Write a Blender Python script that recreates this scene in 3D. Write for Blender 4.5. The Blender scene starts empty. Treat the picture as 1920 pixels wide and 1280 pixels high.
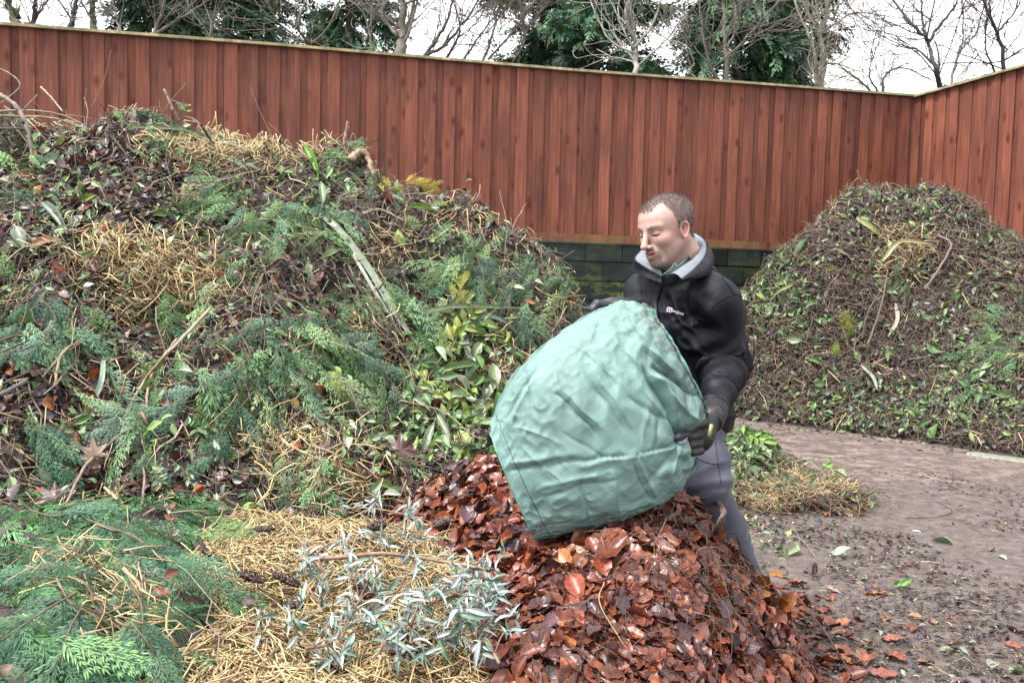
SKYMIX, SKYCLOUD, SKYSTR, SUNSTR, EXPO = .6, (11.3, 11.2, 11.4), .115, 3.3, 1.48
import bpy, math, random
import numpy as np
from mathutils import Matrix, Vector
rng = np.random.default_rng(11)
random.seed(11)
scene = bpy.context.scene
col = scene.collection

# ------------------------------------------------------------------ camera
F = 1600.0
PITCH, ROLL, CAMH = math.radians(3.65), math.radians(1.37), 1.25
fw = np.array([0, math.cos(PITCH), -math.sin(PITCH)])
u0 = np.array([0, math.sin(PITCH), math.cos(PITCH)])
r0 = np.array([1.0, 0, 0])
rt = math.cos(ROLL)*r0 + math.sin(ROLL)*u0
up = -math.sin(ROLL)*r0 + math.cos(ROLL)*u0
CAM = np.array([0, 0, CAMH])
cd = bpy.data.cameras.new("camera"); co = bpy.data.objects.new("camera", cd); col.objects.link(co)
cd.sensor_width = 36; cd.lens = 36*F/1920; cd.clip_end = 2000; cd.clip_start = 0.05
M4 = Matrix.Identity(4)
for i in range(3):
    M4[i][0], M4[i][1], M4[i][2], M4[i][3] = rt[i], up[i], -fw[i], CAM[i]
co.matrix_world = M4
scene.camera = co

def P(px, py, Y):
    """world point at distance Y in front of the camera that is seen at photo position px, py"""
    d = fw + (px-960)/F*rt - (py-640)/F*up
    return CAM + d*(Y/d[1])
def proj(p):
    q = np.asarray(p) - CAM
    z = q@fw
    z = np.where(z < 0.05, 0.05, z)
    return 960+F*(q@rt)/z, 640-F*(q@up)/z, z

# ------------------------------------------------------------------ noise
def _hash(ix, iy, iz, s):
    h = (ix*374761393 + iy*668265263 + iz*2147483647 + s*1274126177) & 0xFFFFFFFF
    h = ((h ^ (h >> 13))*1274126177) & 0xFFFFFFFF
    h = (h ^ (h >> 16)) & 0xFFFF
    return h/65535.0
def vnoise(p, s=0):
    p = np.asarray(p, float); i = np.floor(p).astype(np.int64); f = p-i; f = f*f*(3-2*f)
    r = 0
    for dx in (0, 1):
        wx = f[..., 0] if dx else 1-f[..., 0]
        for dy in (0, 1):
            wy = f[..., 1] if dy else 1-f[..., 1]
            for dz in (0, 1):
                wz = f[..., 2] if dz else 1-f[..., 2]
                r = r + wx*wy*wz*_hash(i[..., 0]+dx, i[..., 1]+dy, i[..., 2]+dz, s)
    return r*2-1
def fbm(p, o=4, s=0, g=0.5):
    p = np.asarray(p, float); r = 0; a = 1.0
    for k in range(o):
        r = r + a*vnoise(p*(2.03**k)+k*7.1, s+k); a *= g
    return r

# ------------------------------------------------------------------ mesh building
def nrm(v):
    v = np.asarray(v, float)
    return v/np.maximum(np.linalg.norm(v, axis=-1, keepdims=True), 1e-9)

class MB:
    """collects geometry: vertices, faces (tri or quad) and one colour per vertex"""
    def __init__(s): s.v = []; s.c = []; s.q = []; s.t = []; s.n = 0
    def add(s, v, q=None, t=None, c=(1, 1, 1)):
        v = np.asarray(v, float).reshape(-1, 3)
        c = np.asarray(c, float)
        if c.ndim == 1: c = np.broadcast_to(c, (len(v), 3))
        s.v.append(v); s.c.append(c.reshape(-1, 3))
        if q is not None and len(q): s.q.append(np.asarray(q, np.int64)+s.n)
        if t is not None and len(t): s.t.append(np.asarray(t, np.int64)+s.n)
        s.n += len(v)
    def inst(s, T, pos, fr, sc, colr, jit=None):
        """T = (verts, quads, shade); pos Nx3; fr Nx3x3 (columns x,y,z axes); sc N or Nx3; colr Nx3"""
        v, q, sh = T
        n = len(pos)
        if n == 0: return
        sc = np.asarray(sc, float)
        if sc.ndim == 1: sc = np.repeat(sc[:, None], 3, 1)
        L = v[None]*sc[:, None, :]
        W = np.einsum('nij,nvj->nvi', fr, L) + pos[:, None, :]
        C = np.clip(colr[:, None, :]*sh[None], 0, 1)
        Q = (q[None]+np.arange(n)[:, None, None]*len(v)).reshape(-1, q.shape[1])
        if q.shape[1] == 4: s.add(W, q=Q, c=C.reshape(-1, 3))
        else: s.add(W, t=Q, c=C.reshape(-1, 3))
    def build(s, name, mat, parent=None, smooth=True):
        me = bpy.data.meshes.new(name)
        if s.n:
            V = np.concatenate(s.v); C = np.concatenate(s.c)
            Q = np.concatenate(s.q) if s.q else np.zeros((0, 4), int)
            T = np.concatenate(s.t) if s.t else np.zeros((0, 3), int)
            me.vertices.add(len(V)); me.vertices.foreach_set('co', V.astype(np.float32).ravel())
            nl = len(Q)*4+len(T)*3
            me.loops.add(nl); me.polygons.add(len(Q)+len(T))
            me.loops.foreach_set('vertex_index', np.concatenate([Q.ravel(), T.ravel()]).astype(np.int32))
            me.polygons.foreach_set('loop_start', np.concatenate([np.arange(len(Q))*4, len(Q)*4+np.arange(len(T))*3]).astype(np.int32))
            me.polygons.foreach_set('use_smooth', np.full(len(Q)+len(T), smooth))
            a = me.attributes.new('col', 'FLOAT_COLOR', 'POINT')
            a.data.foreach_set('color', np.concatenate([C, np.ones((len(C), 1))], 1).astype(np.float32).ravel())
            me.update(calc_edges=True)
        me.materials.append(mat)
        o = bpy.data.objects.new(name, me); col.objects.link(o)
        if parent is not None: o.parent = parent
        return o

def tag(o, label=None, cat=None, group=None, kind=None):
    if label: o['label'] = label
    if cat: o['category'] = cat
    if group: o['group'] = group
    if kind: o['kind'] = kind
    return o
def empty(name, loc=(0, 0, 0)):
    """a thing's root; its parts keep world coordinates, so the root sits at the thing's base through the parts' inverse"""
    o = bpy.data.objects.new(name, None); o.location = loc; col.objects.link(o); o.empty_display_size = .1
    return o
def part(mb, name, mat, root, smooth=True):
    o = mb.build(name, mat, root, smooth)
    o.matrix_parent_inverse = Matrix.Translation(-Vector(root.location))
    return o

def frames(nv, tv):
    """frames with z = normal, x = tangent made perpendicular"""
    z = nrm(nv); x = tv-z*(np.sum(tv*z, -1, keepdims=True)); x = nrm(x); y = np.cross(z, x)
    return np.stack([x, y, z], -1)

def tube(mb, pts, rad, n=6, c=(1, 1, 1), cap=True):
    pts = np.asarray(pts, float); m = len(pts); rad = np.broadcast_to(np.asarray(rad, float), (m,))
    d = np.gradient(pts, axis=0); d = nrm(d)
    ref = np.array([0, 0, 1.0]) if abs(d[0][2]) < .9 else np.array([1.0, 0, 0])
    a = nrm(np.cross(d, ref)); b = np.cross(d, a)
    th = np.arange(n)*2*math.pi/n
    R = pts[:, None]+rad[:, None, None]*(a[:, None]*np.cos(th)[None, :, None]+b[:, None]*np.sin(th)[None, :, None])
    i = np.arange(m-1)[:, None]*n; j = np.arange(n)[None]; k = (j+1) % n
    q = np.stack([i+j, i+k, i+n+k, i+n+j], -1).reshape(-1, 4)
    V = R.reshape(-1, 3); t = []
    if cap:
        V = np.concatenate([V, pts[:1], pts[-1:]]); A = m*n; B = A+1
        t = [(A, (x+1) % n, x) for x in range(n)]+[(B, (m-1)*n+x, (m-1)*n+(x+1) % n) for x in range(n)]
    c = np.asarray(c, float)
    if c.ndim == 2: c = np.concatenate([np.repeat(c, n, 0)]+([c[:1], c[-1:]] if cap else []))
    mb.add(V, q=q, t=t if len(t) else None, c=c)

def smooth_path(pts, n):
    pts = np.asarray(pts, float); m = len(pts)
    if m == 2:
        t = np.linspace(0, 1, n)[:, None]; return pts[0]*(1-t)+pts[1]*t
    P4 = np.concatenate([[2*pts[0]-pts[1]], pts, [2*pts[-1]-pts[-2]]])
    out = []
    for s in np.linspace(0, m-1-1e-6, n):
        i = int(s); t = s-i; a, b, c_, d = P4[i:i+4]
        out.append(.5*((2*b)+(c_-a)*t+(2*a-5*b+4*c_-d)*t*t+(3*b-a-3*c_+d)*t**3))
    return np.array(out)

def grid_quads(m, n, wrap=False):
    """m rows, n columns"""
    i = np.arange(m-1)[:, None]*n; j = np.arange(n if wrap else n-1)[None]; k = (j+1) % n
    return np.stack([i+j, i+k, i+n+k, i+n+j], -1).reshape(-1, 4)

def box(mb, lo, hi, c=(1, 1, 1), bev=0.0, fr=None, org=(0, 0, 0)):
    lo = np.array(lo, float); hi = np.array(hi, float)
    v = np.array([[(lo, hi)[x][0], (lo, hi)[y][1], (lo, hi)[z][2]] for x in (0, 1) for y in (0, 1) for z in (0, 1)])
    if fr is not None: v = v@np.asarray(fr).T+np.asarray(org)
    q = [(0, 1, 3, 2), (4, 6, 7, 5), (0, 4, 5, 1), (2, 3, 7, 6), (0, 2, 6, 4), (1, 5, 7, 3)]
    mb.add(v, q=q, c=c)

# ------------------------------------------------------------------ materials
def mat(name, base=(.5, .5, .5), rough=.6, attr=True, spec=.5, noise=None, bump=None, sss=0, sheen=0, coat=0, trans=0, hue=None):
    """principled; attr = multiply with the colour carried by the mesh; noise=(scale,lo,hi); bump=(scale,strength,dist)"""
    m = bpy.data.materials.new(name); m.use_nodes = True
    nt = m.node_tree; N = nt.nodes; Lk = nt.links
    b = N['Principled BSDF']
    b.inputs['Roughness'].default_value = rough
    b.inputs['Specular IOR Level'].default_value = spec
    if sss:
        b.inputs['Subsurface Weight'].default_value = sss; b.inputs['Subsurface Radius'].default_value = (.012, .004, .002)
        b.inputs['Subsurface Scale'].default_value = 1
    if sheen: b.inputs['Sheen Weight'].default_value = sheen; b.inputs['Sheen Roughness'].default_value = .4
    if coat: b.inputs['Coat Weight'].default_value = coat; b.inputs['Coat Roughness'].default_value = .12
    src = None
    rgb = N.new('ShaderNodeRGB'); rgb.outputs[0].default_value = (*base, 1); src = rgb.outputs[0]
    def mul(a, c):
        x = N.new('ShaderNodeMix'); x.data_type = 'RGBA'; x.blend_type = 'MULTIPLY'; x.inputs[0].default_value = 1
        Lk.new(a, x.inputs[6]); Lk.new(c, x.inputs[7]); return x.outputs[2]
    if attr:
        a = N.new('ShaderNodeAttribute'); a.attribute_name = 'col'; src = mul(src, a.outputs['Color'])
    tc = N.new('ShaderNodeNewGeometry') if False else N.new('ShaderNodeTexCoord')
    if noise:
        n = N.new('ShaderNodeTexNoise'); n.inputs['Scale'].default_value = noise[0]; n.inputs['Detail'].default_value = 5
        Lk.new(tc.outputs['Object'], n.inputs['Vector'])
        r = N.new('ShaderNodeMapRange'); r.inputs[1].default_value = .3; r.inputs[2].default_value = .7
        r.inputs[3].default_value = noise[1]; r.inputs[4].default_value = noise[2]
        Lk.new(n.outputs['Fac'], r.inputs[0]); src = mul(src, r.outputs[0])
    Lk.new(src, b.inputs['Base Color'])
    if bump:
        n = N.new('ShaderNodeTexNoise'); n.inputs['Scale'].default_value = bump[0]; n.inputs['Detail'].default_value = 6
        Lk.new(tc.outputs['Object'], n.inputs['Vector'])
        u = N.new('ShaderNodeBump'); u.inputs['Strength'].default_value = bump[1]; u.inputs['Distance'].default_value = bump[2]
        Lk.new(n.outputs['Fac'], u.inputs['Height']); Lk.new(u.outputs[0], b.inputs['Normal'])
    if trans:
        t = N.new('ShaderNodeBsdfTranslucent'); Lk.new(src, t.inputs[0])
        mx = N.new('ShaderNodeMixShader'); mx.inputs[0].default_value = trans
        Lk.new(b.outputs[0], mx.inputs[1]); Lk.new(t.outputs[0], mx.inputs[2])
        Lk.new(mx.outputs[0], N['Material Output'].inputs[0])
    m['src'] = 1
    return m

M = {}
M['soil'] = mat('dark_compost', (.030, .021, .017), .85, attr=False, noise=(60, .4, 1.6), bump=(90, 1, .02))
M['leaf'] = mat('fresh_leaf', rough=.42, spec=.4, trans=.18, noise=(45, .75, 1.2))
M['wetleaf'] = mat('wet_dead_leaf', rough=.42, spec=.45, noise=(70, .6, 1.25), trans=.08, bump=(160, .15, .003))
M['needle'] = mat('conifer_foliage', rough=.6, spec=.25, trans=.12, noise=(14, .75, 1.25))
M['straw'] = mat('straw', rough=.5, trans=.1, noise=(60, .75, 1.15))
M['bark'] = mat('twig_bark', rough=.75, noise=(80, .65, 1.25), bump=(120, .5, .003))
M['farleaf'] = mat('tree_needles', rough=.6, trans=.1, noise=(1.3, .6, 1.4))
M['farbark'] = mat('tree_bark', rough=.85, noise=(9, .6, 1.3), bump=(30, .6, .02))
# ------------------------------------------------------------------ small-plant templates (unit length along +x, flat in xy, z up)
def leaf_tmpl(n=7, width=.5, peak=.42, fold=.25, curl=.3, twist=0., serr=0., sharp=1.0, wav=0., seed=0, stalk=.12, vein=0.):
    r = np.random.default_rng(seed)
    t = np.linspace(0, 1, n); w = np.where(t < peak, np.sin(t/peak*math.pi/2)**.8, np.cos((t-peak)/(1-peak)*math.pi/2)**sharp)*width/2
    w = np.maximum(w, .012)
    rows = []; sh = []
    for i in range(n):
        for j, s in enumerate((-1, -.5, 0, .5, 1)):
            ww = w[i]*(1+(serr*((i % 2)*2-1) if abs(s) == 1 else 0))
            x = t[i]+(serr*.04*(i % 2) if abs(s) == 1 else 0)
            y = s*ww
            z = abs(s)*ww*fold*2 - curl*(t[i]-.35)**2 + wav*.06*math.sin(i*1.9+s*2+seed)*abs(s) + r.normal()*.006
            a = twist*(t[i]-.4); y, z = y*math.cos(a)-z*math.sin(a), y*math.sin(a)+z*math.cos(a)
            rows.append((x, y, z))
            sh.append(1.22 if s == 0 else (.9 if abs(s) == .5 else 1.0)*(1+.06*r.normal())*(1+vein*(1 if (i % 2) else -1)*(s != 0)))
    v = np.array(rows); q = grid_quads(n, 5)
    sh = np.array(sh)[:, None]*np.ones((1, 3))
    if stalk:
        k = len(v); v = np.concatenate([v, [(-stalk, -.008, 0), (-stalk, .008, 0), (.03, .008, .004), (.03, -.008, .004)]]); q = np.concatenate([q, [[k, k+3, k+2, k+1]]])
        sh = np.concatenate([sh, np.full((4, 3), 1.0)])
    return v-np.array([.45, 0, 0]), q, sh
BROAD = [leaf_tmpl(6, .46, .45, .2+.1*k, .15+.12*(k % 3), twist=.4*(k-2), sharp=.9, seed=k) for k in range(5)]
BROAD_S = [leaf_tmpl(4, .5, .45, .25, .3, twist=.5*(k-1), seed=k+10, stalk=0) for k in range(4)]
BEECH = [leaf_tmpl(11, .60+.03*(k % 3), .46, .10+.09*(k % 4), -.28+.17*(k % 5), twist=.45*math.sin(k*2.1), serr=.022, sharp=.75, wav=.6, vein=.16, seed=k+20, stalk=.1) for k in range(9)]
LANCE = [leaf_tmpl(6, .19, .4, .35, .3+.25*k, twist=.3*(k-1), sharp=1.1, seed=k+40, stalk=0) for k in range(4)]

def stalk_tmpl(bend=.08, n=3, kink=0., w=.5):
    x = np.linspace(-.5, .5, n); z = bend*(1-(2*x)**2); y = kink*np.where(x > 0, x, 0)
    v = []; 
    for i in range(n):
        for a in (0, 2.1, 4.2):
            v.append((x[i], y[i]+w*math.cos(a), z[i]*1+w*math.sin(a)))
    return np.array(v), grid_quads(n, 3, True), np.ones((3*n, 3))
# for stalks the y,z scale carries the thickness: x scale = length; bend is stored as a fraction of length
class Stalks:
    def __init__(s, bends): s.b = bends
def add_stalks(mb, pos, fr, length, rad, colr, bend=.1, seg=3, tip=1.0):
    """many bent thin stalks at once"""
    n = len(pos)
    if n == 0: return
    x = np.linspace(-.5, .5, seg)
    bz = rng.normal(size=n)*bend; by = rng.normal(size=n)*bend
    prof = (1-(2*x)**2)
    wob = rng.normal(size=(n, seg, 2))*bend*.3
    cx = x[None]*length[:, None]
    cy = (by[:, None]*prof+wob[..., 0])*length[:, None]; cz = (bz[:, None]*prof+wob[..., 1])*length[:, None]
    C = np.stack([cx, cy, cz], -1)
    a = np.array([0, 2.09, 4.19]); ring = np.stack([0*a, np.cos(a), np.sin(a)], -1)
    tap = np.linspace(1, tip, seg)
    L = C[:, :, None, :]+ring[None, None]*(rad[:, None]*tap[None])[..., None, None]
    W = np.einsum('nij,nskj->nski', fr, L)+pos[:, None, None, :]
    g = grid_quads(seg, 3, True)
    Q = (g[None]+np.arange(n)[:, None, None]*(seg*3)).reshape(-1, 4)
    tri = (np.array([[0, 2, 1], [seg*3-3, seg*3-2, seg*3-1]])[None]+np.arange(n)[:, None, None]*(seg*3)).reshape(-1, 3)
    mb.add(W, q=Q, t=tri, c=np.repeat(colr, seg*3, 0))

def spray_tmpl(nb=13, ns=6, seed=0, droop=.35, wide=.42, wd=.014, full=1.0):
    """flat feathery conifer spray"""
    r = np.random.default_rng(seed); v = []; q = []; sh = []
    def seg(a, b, w0, w1, s0, s1, lift=.0):
        d = b-a; L = np.linalg.norm(d)+1e-9; p = np.array([-d[1], d[0], 0])/L
        k = len(v)
        m = (a+b)/2+np.array([0, 0, lift])
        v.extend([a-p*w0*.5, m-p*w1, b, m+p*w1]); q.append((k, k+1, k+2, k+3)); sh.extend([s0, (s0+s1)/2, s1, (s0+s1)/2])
    def bend(p): return np.array([p[0], p[1], p[2]-droop*p[0]*p[0]-.25*abs(p[1])**1.5*2])
    def S(a, b, w0, w1, s0, s1):
        seg(bend(np.array([*a, r.normal()*.006])), bend(np.array([*b, r.normal()*.012])), w0, w1, s0, s1, .004)
    prev = np.array([0., 0.])
    curve = r.normal()*.12
    for i in range(nb):
        t0 = i/nb; t1 = (i+1)/nb
        a = np.array([t0, curve*t0*t0]); b = np.array([t1, curve*t1*t1])
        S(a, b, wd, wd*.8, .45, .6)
        for sgn in ((1, -1) if full > .9 else ((1,) if i % 2 else (-1,))):
            if r.random() > .88: continue
            L = wide*(.35+1.0*math.sin(min(1, (1-t0)*1.15)*math.pi/2)**1.1)*(.35+.65*min(1, t0*5+.3))*(.8+.4*r.random())*.8
            ang = sgn*(.40+.22*r.random()); d = np.array([math.cos(ang), math.sin(ang)])
            o = a+(b-a)*r.random(); e = o+d*L
            m = max(2, int(ns*L/wide+1))
            for k in range(m):
                f0 = k/m; f1 = (k+1)/m
                A = o+d*L*f0; B = o+d*L*f1
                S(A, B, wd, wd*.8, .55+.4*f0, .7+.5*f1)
                for s2 in (1, -1):
                    a2 = ang+s2*(.36+.14*r.random()); d2 = np.array([math.cos(a2), math.sin(a2)])
                    l2 = L*.33*(1-f0*.55)*(.6+.8*r.random())
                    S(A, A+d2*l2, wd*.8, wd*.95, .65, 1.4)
    return np.array(v), np.array(q), np.array(sh)[:, None]*np.ones((1, 3))
SPRAY = [spray_tmpl(9, 3, k, droop=.25+.22*(k % 4), wide=.38+.06*(k % 3), wd=.0165) for k in range(8)]
SPRAY_F = [spray_tmpl(12, 4, k+70, droop=.25+.22*(k % 4), wide=.40+.06*(k % 3), wd=.011) for k in range(6)]
SPRAY_S = [spray_tmpl(7, 3, k+9, droop=.3, wide=.5, wd=.024) for k in range(4)]

def rand_tangent(n_):
    r = rng.normal(size=n_.shape); return nrm(r-n_*np.sum(r*n_, -1, keepdims=True))
def pick(cols, n, j=.12):
    c = np.array([x[:3] for x in cols], float); w = np.array([x[3] if len(x) > 3 else 1 for x in cols], float)
    i = rng.choice(len(c), n, p=w/w.sum())
    return np.clip(c[i]*np.exp(rng.normal(size=(n, 1))*j*1.6)*(1+rng.normal(size=(n, 3))*j*.5), .002, 1)

# ------------------------------------------------------------------ heaps as height fields
class Heap:
    def __init__(s, ctrl, x0, x1, y0, y1, step=.03, noise=.05, nscale=3.2, seed=0, floor=-.25, fine=.02):
        s.x0, s.y0, s.st = x0, y0, step
        s.X = np.arange(x0, x1+step, step); s.Y = np.arange(y0, y1+step, step)
        c = np.array(ctrl, float); A = c[:, :2]; n = len(A)
        def U(d): return np.where(d > 1e-9, d*d*np.log(d+1e-12), 0)
        K = U(np.linalg.norm(A[:, None]-A[None], axis=-1))+np.eye(n)*.004
        Pm = np.concatenate([np.ones((n, 1)), A], 1)
        L = np.block([[K, Pm], [Pm.T, np.zeros((3, 3))]])
        w = np.linalg.solve(L, np.concatenate([c[:, 2], [0, 0, 0]]))
        GX, GY = np.meshgrid(s.X, s.Y, indexing='ij'); G = np.stack([GX, GY], -1)
        Z = w[n]+w[n+1]*GX+w[n+2]*GY
        for i in range(n): Z = Z+w[i]*U(np.linalg.norm(G-A[i], axis=-1))
        P3 = np.stack([GX, GY, GX*0+seed], -1)
        amp = np.clip((Z+.1)/.5, 0, 1)
        Z = Z+amp*(noise*fbm(P3*nscale, 3, seed)+fine*fbm(P3*12, 3, seed+5))
        s.Z = np.maximum(Z, floor); s.GX, s.GY = GX, GY
        gx, gy = np.gradient(s.Z, step)
        s.N = nrm(np.stack([-gx, -gy, np.ones_like(gx)], -1))
    def mesh(s):
        mb = MB(); m, n = s.Z.shape
        q = grid_quads(m, n)[:, ::-1]
        zz = s.Z.ravel()[q]
        mb.add(np.stack([s.GX, s.GY, s.Z], -1), q=q[(zz.max(1) > -.04)])
        return mb
    def h(s, x, y):
        u = np.clip((np.asarray(x)-s.x0)/s.st, 0, len(s.X)-1.001); v = np.clip((np.asarray(y)-s.y0)/s.st, 0, len(s.Y)-1.001)
        i = u.astype(int); j = v.astype(int); a = u-i; b = v-j; Z = s.Z
        inside = (np.asarray(x) >= s.x0) & (np.asarray(x) <= s.X[-1]) & (np.asarray(y) >= s.y0) & (np.asarray(y) <= s.Y[-1])
        return np.where(inside, (Z[i, j]*(1-a)+Z[i+1, j]*a)*(1-b)+(Z[i, j+1]*(1-a)+Z[i+1, j+1]*a)*b, -1.)
    def sample(s, n, wf=None, back=.25, minz=0.0):
        """n scattered surface points; more where it faces the camera; wf(px,py,p) gives a weight"""
        g = s.Z[:-1, :-1]; N = s.N[:-1, :-1]; p = np.stack([s.GX[:-1, :-1], s.GY[:-1, :-1], g], -1)
        vis = np.sum(N*(CAM-p), -1) > 0
        px, py, _ = proj(p.reshape(-1, 3)); px = px.reshape(g.shape); py = py.reshape(g.shape)
        fr_ = (px > -420) & (px < 2250) & (py < 1400) & (py > -50)
        w = (g > minz)*(1/np.maximum(N[..., 2], .25))*np.where(vis, 1, back)*np.where(fr_, 1, .25)
        for H2 in OVER.get(id(s), []): w = w*(H2.h(p[..., 0], p[..., 1]) < g+.03)
        if wf is not None: w = w*wf(px, py, p)
        w = w.ravel(); k = rng.choice(len(w), n, p=w/w.sum())
        i = k//g.shape[1]; j = k % g.shape[1]
        x = s.X[i]+rng.random(n)*s.st; y = s.Y[j]+rng.random(n)*s.st
        z = s.h(x, y); return np.stack([x, y, z], -1), s.N[i, j]
OVER = {}

def blobs(lst, base=0.):
    def f(px, py, p):
        w = np.full(px.shape, float(base))
        for b in lst:
            cx, cy, rx, ry = b[:4]; a = b[4] if len(b) > 4 else 1
            w = w+a*np.exp(-(((px-cx)/rx)**2+((py-cy)/ry)**2)**1.5)
        return np.maximum(w, 0)
    return f

def scat_leaves(mb, heap, n, tm, size, cols, lift=.012, tilt=.5, wf=None, down=.3, back=.25, minz=0.):
    p, N = heap.sample(n, wf, back, minz)
    N2 = nrm(N+rng.normal(size=N.shape)*tilt); dn = nrm(np.stack([N[:, 0], N[:, 1], -.6*np.ones(n)], -1))
    fr = frames(N2, rand_tangent(N2)+dn*down)
    sz = size[0]+(size[1]-size[0])*rng.random(n)**1.5
    p = p+N*(rng.random((n, 1))*lift*2-.002)
    c = pick(cols, n); k = rng.integers(len(tm), size=n)
    for i in range(len(tm)):
        m = k == i; mb.inst(tm[i], p[m], fr[m], np.stack([sz[m], sz[m]*(.8+.4*rng.random(m.sum())), sz[m]], -1), c[m])
def scat_stalks(mb, heap, n, L, R, cols, lift=.01, tilt=.25, wf=None, bend=.1, seg=3, down=.3, back=.25, tip=1., minz=0.):
    p, N = heap.sample(n, wf, back, minz)
    dn = nrm(np.stack([N[:, 0], N[:, 1], -.6*np.ones(n)], -1))
    t = nrm(rand_tangent(N)+dn*down*rng.choice([-1, 1], (n, 1))+N*rng.normal(size=(n, 1))*tilt)
    fr = frames(np.cross(t, rng.normal(size=t.shape)), t)
    ln = L[0]+(L[1]-L[0])*rng.random(n)**1.6; rr = (R[0]+(R[1]-R[0])*rng.random(n))
    add_stalks(mb, p+N*(rng.random((n, 1))*lift*2), fr, ln, rr, pick(cols, n), bend, seg, tip)
def scat_sprays(mb, heap, n, size, cols, tm=None, lift=.02, wf=None, tilt=.35, down=1.1, back=.25, minz=0.):
    tm = tm or SPRAY
    p, N = heap.sample(n, wf, back, minz)
    dn = nrm(np.stack([N[:, 0], N[:, 1], -.7*np.ones(n)], -1))
    # clumps share a heading
    hd = vnoise(p*3.0, 3)[:, None]*3.0
    side = nrm(np.cross(N, dn)); t = nrm(dn*down+side*hd*.8+rand_tangent(N)*.45+N*.12)
    N2 = nrm(N+rng.normal(size=N.shape)*tilt)
    fr = frames(N2, t)
    sz = size[0]+(size[1]-size[0])*rng.random(n)
    c = pick(cols, n); k = rng.integers(len(tm), size=n)
    p = p+N*(lift*(.3+rng.random((n, 1))*1.4))
    for i in range(len(tm)):
        m = k == i; mb.inst(tm[i], p[m], fr[m], np.stack([sz[m], sz[m]*.9, sz[m]], -1), c[m])
# ------------------------------------------------------------------ light
SUN_EL, SUN_AZ = math.radians(60), math.radians(236)   # high soft light from the left, a little behind the photographer
w = bpy.data.worlds.new("World"); scene.world = w; w.use_nodes = True
nt = w.node_tree; N_ = nt.nodes; bg = N_['Background']
sky = N_.new('ShaderNodeTexSky'); sky.sky_type = 'NISHITA'; sky.sun_disc = False
sky.sun_elevation = SUN_EL; sky.sun_rotation = SUN_AZ; sky.dust_density = 5; sky.air_density = 1.0; sky.ozone_density = 1
bw = N_.new('ShaderNodeRGBToBW'); mx = N_.new('ShaderNodeMix'); mx.data_type = 'RGBA'
# an overcast sky: most of the blue is taken out, the cloud layer evens the brightness
cl = N_.new('ShaderNodeMix'); cl.data_type = 'RGBA'; cl.inputs[0].default_value = SKYMIX; cl.inputs[7].default_value = (*SKYCLOUD, 1)
nt.links.new(sky.outputs[0], bw.inputs[0]); nt.links.new(sky.outputs[0], mx.inputs[6]); nt.links.new(bw.outputs[0], mx.inputs[7]); mx.inputs[0].default_value = .75
nt.links.new(mx.outputs[2], cl.inputs[6]); nt.links.new(cl.outputs[2], bg.inputs[0])
bg.inputs[1].default_value = SKYSTR
sd = bpy.data.lights.new("sun", 'SUN'); sd.energy = SUNSTR; sd.angle = math.radians(16); sd.color = (1, .97, .93)
so = bpy.data.objects.new("sun", sd); col.objects.link(so)
so.rotation_euler = (math.radians(90)-SUN_EL, 0, math.pi-SUN_AZ)
sv = scene.view_settings; sv.view_transform = 'Standard'; sv.look = 'None'; sv.gamma = 1; sv.exposure = EXPO

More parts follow.
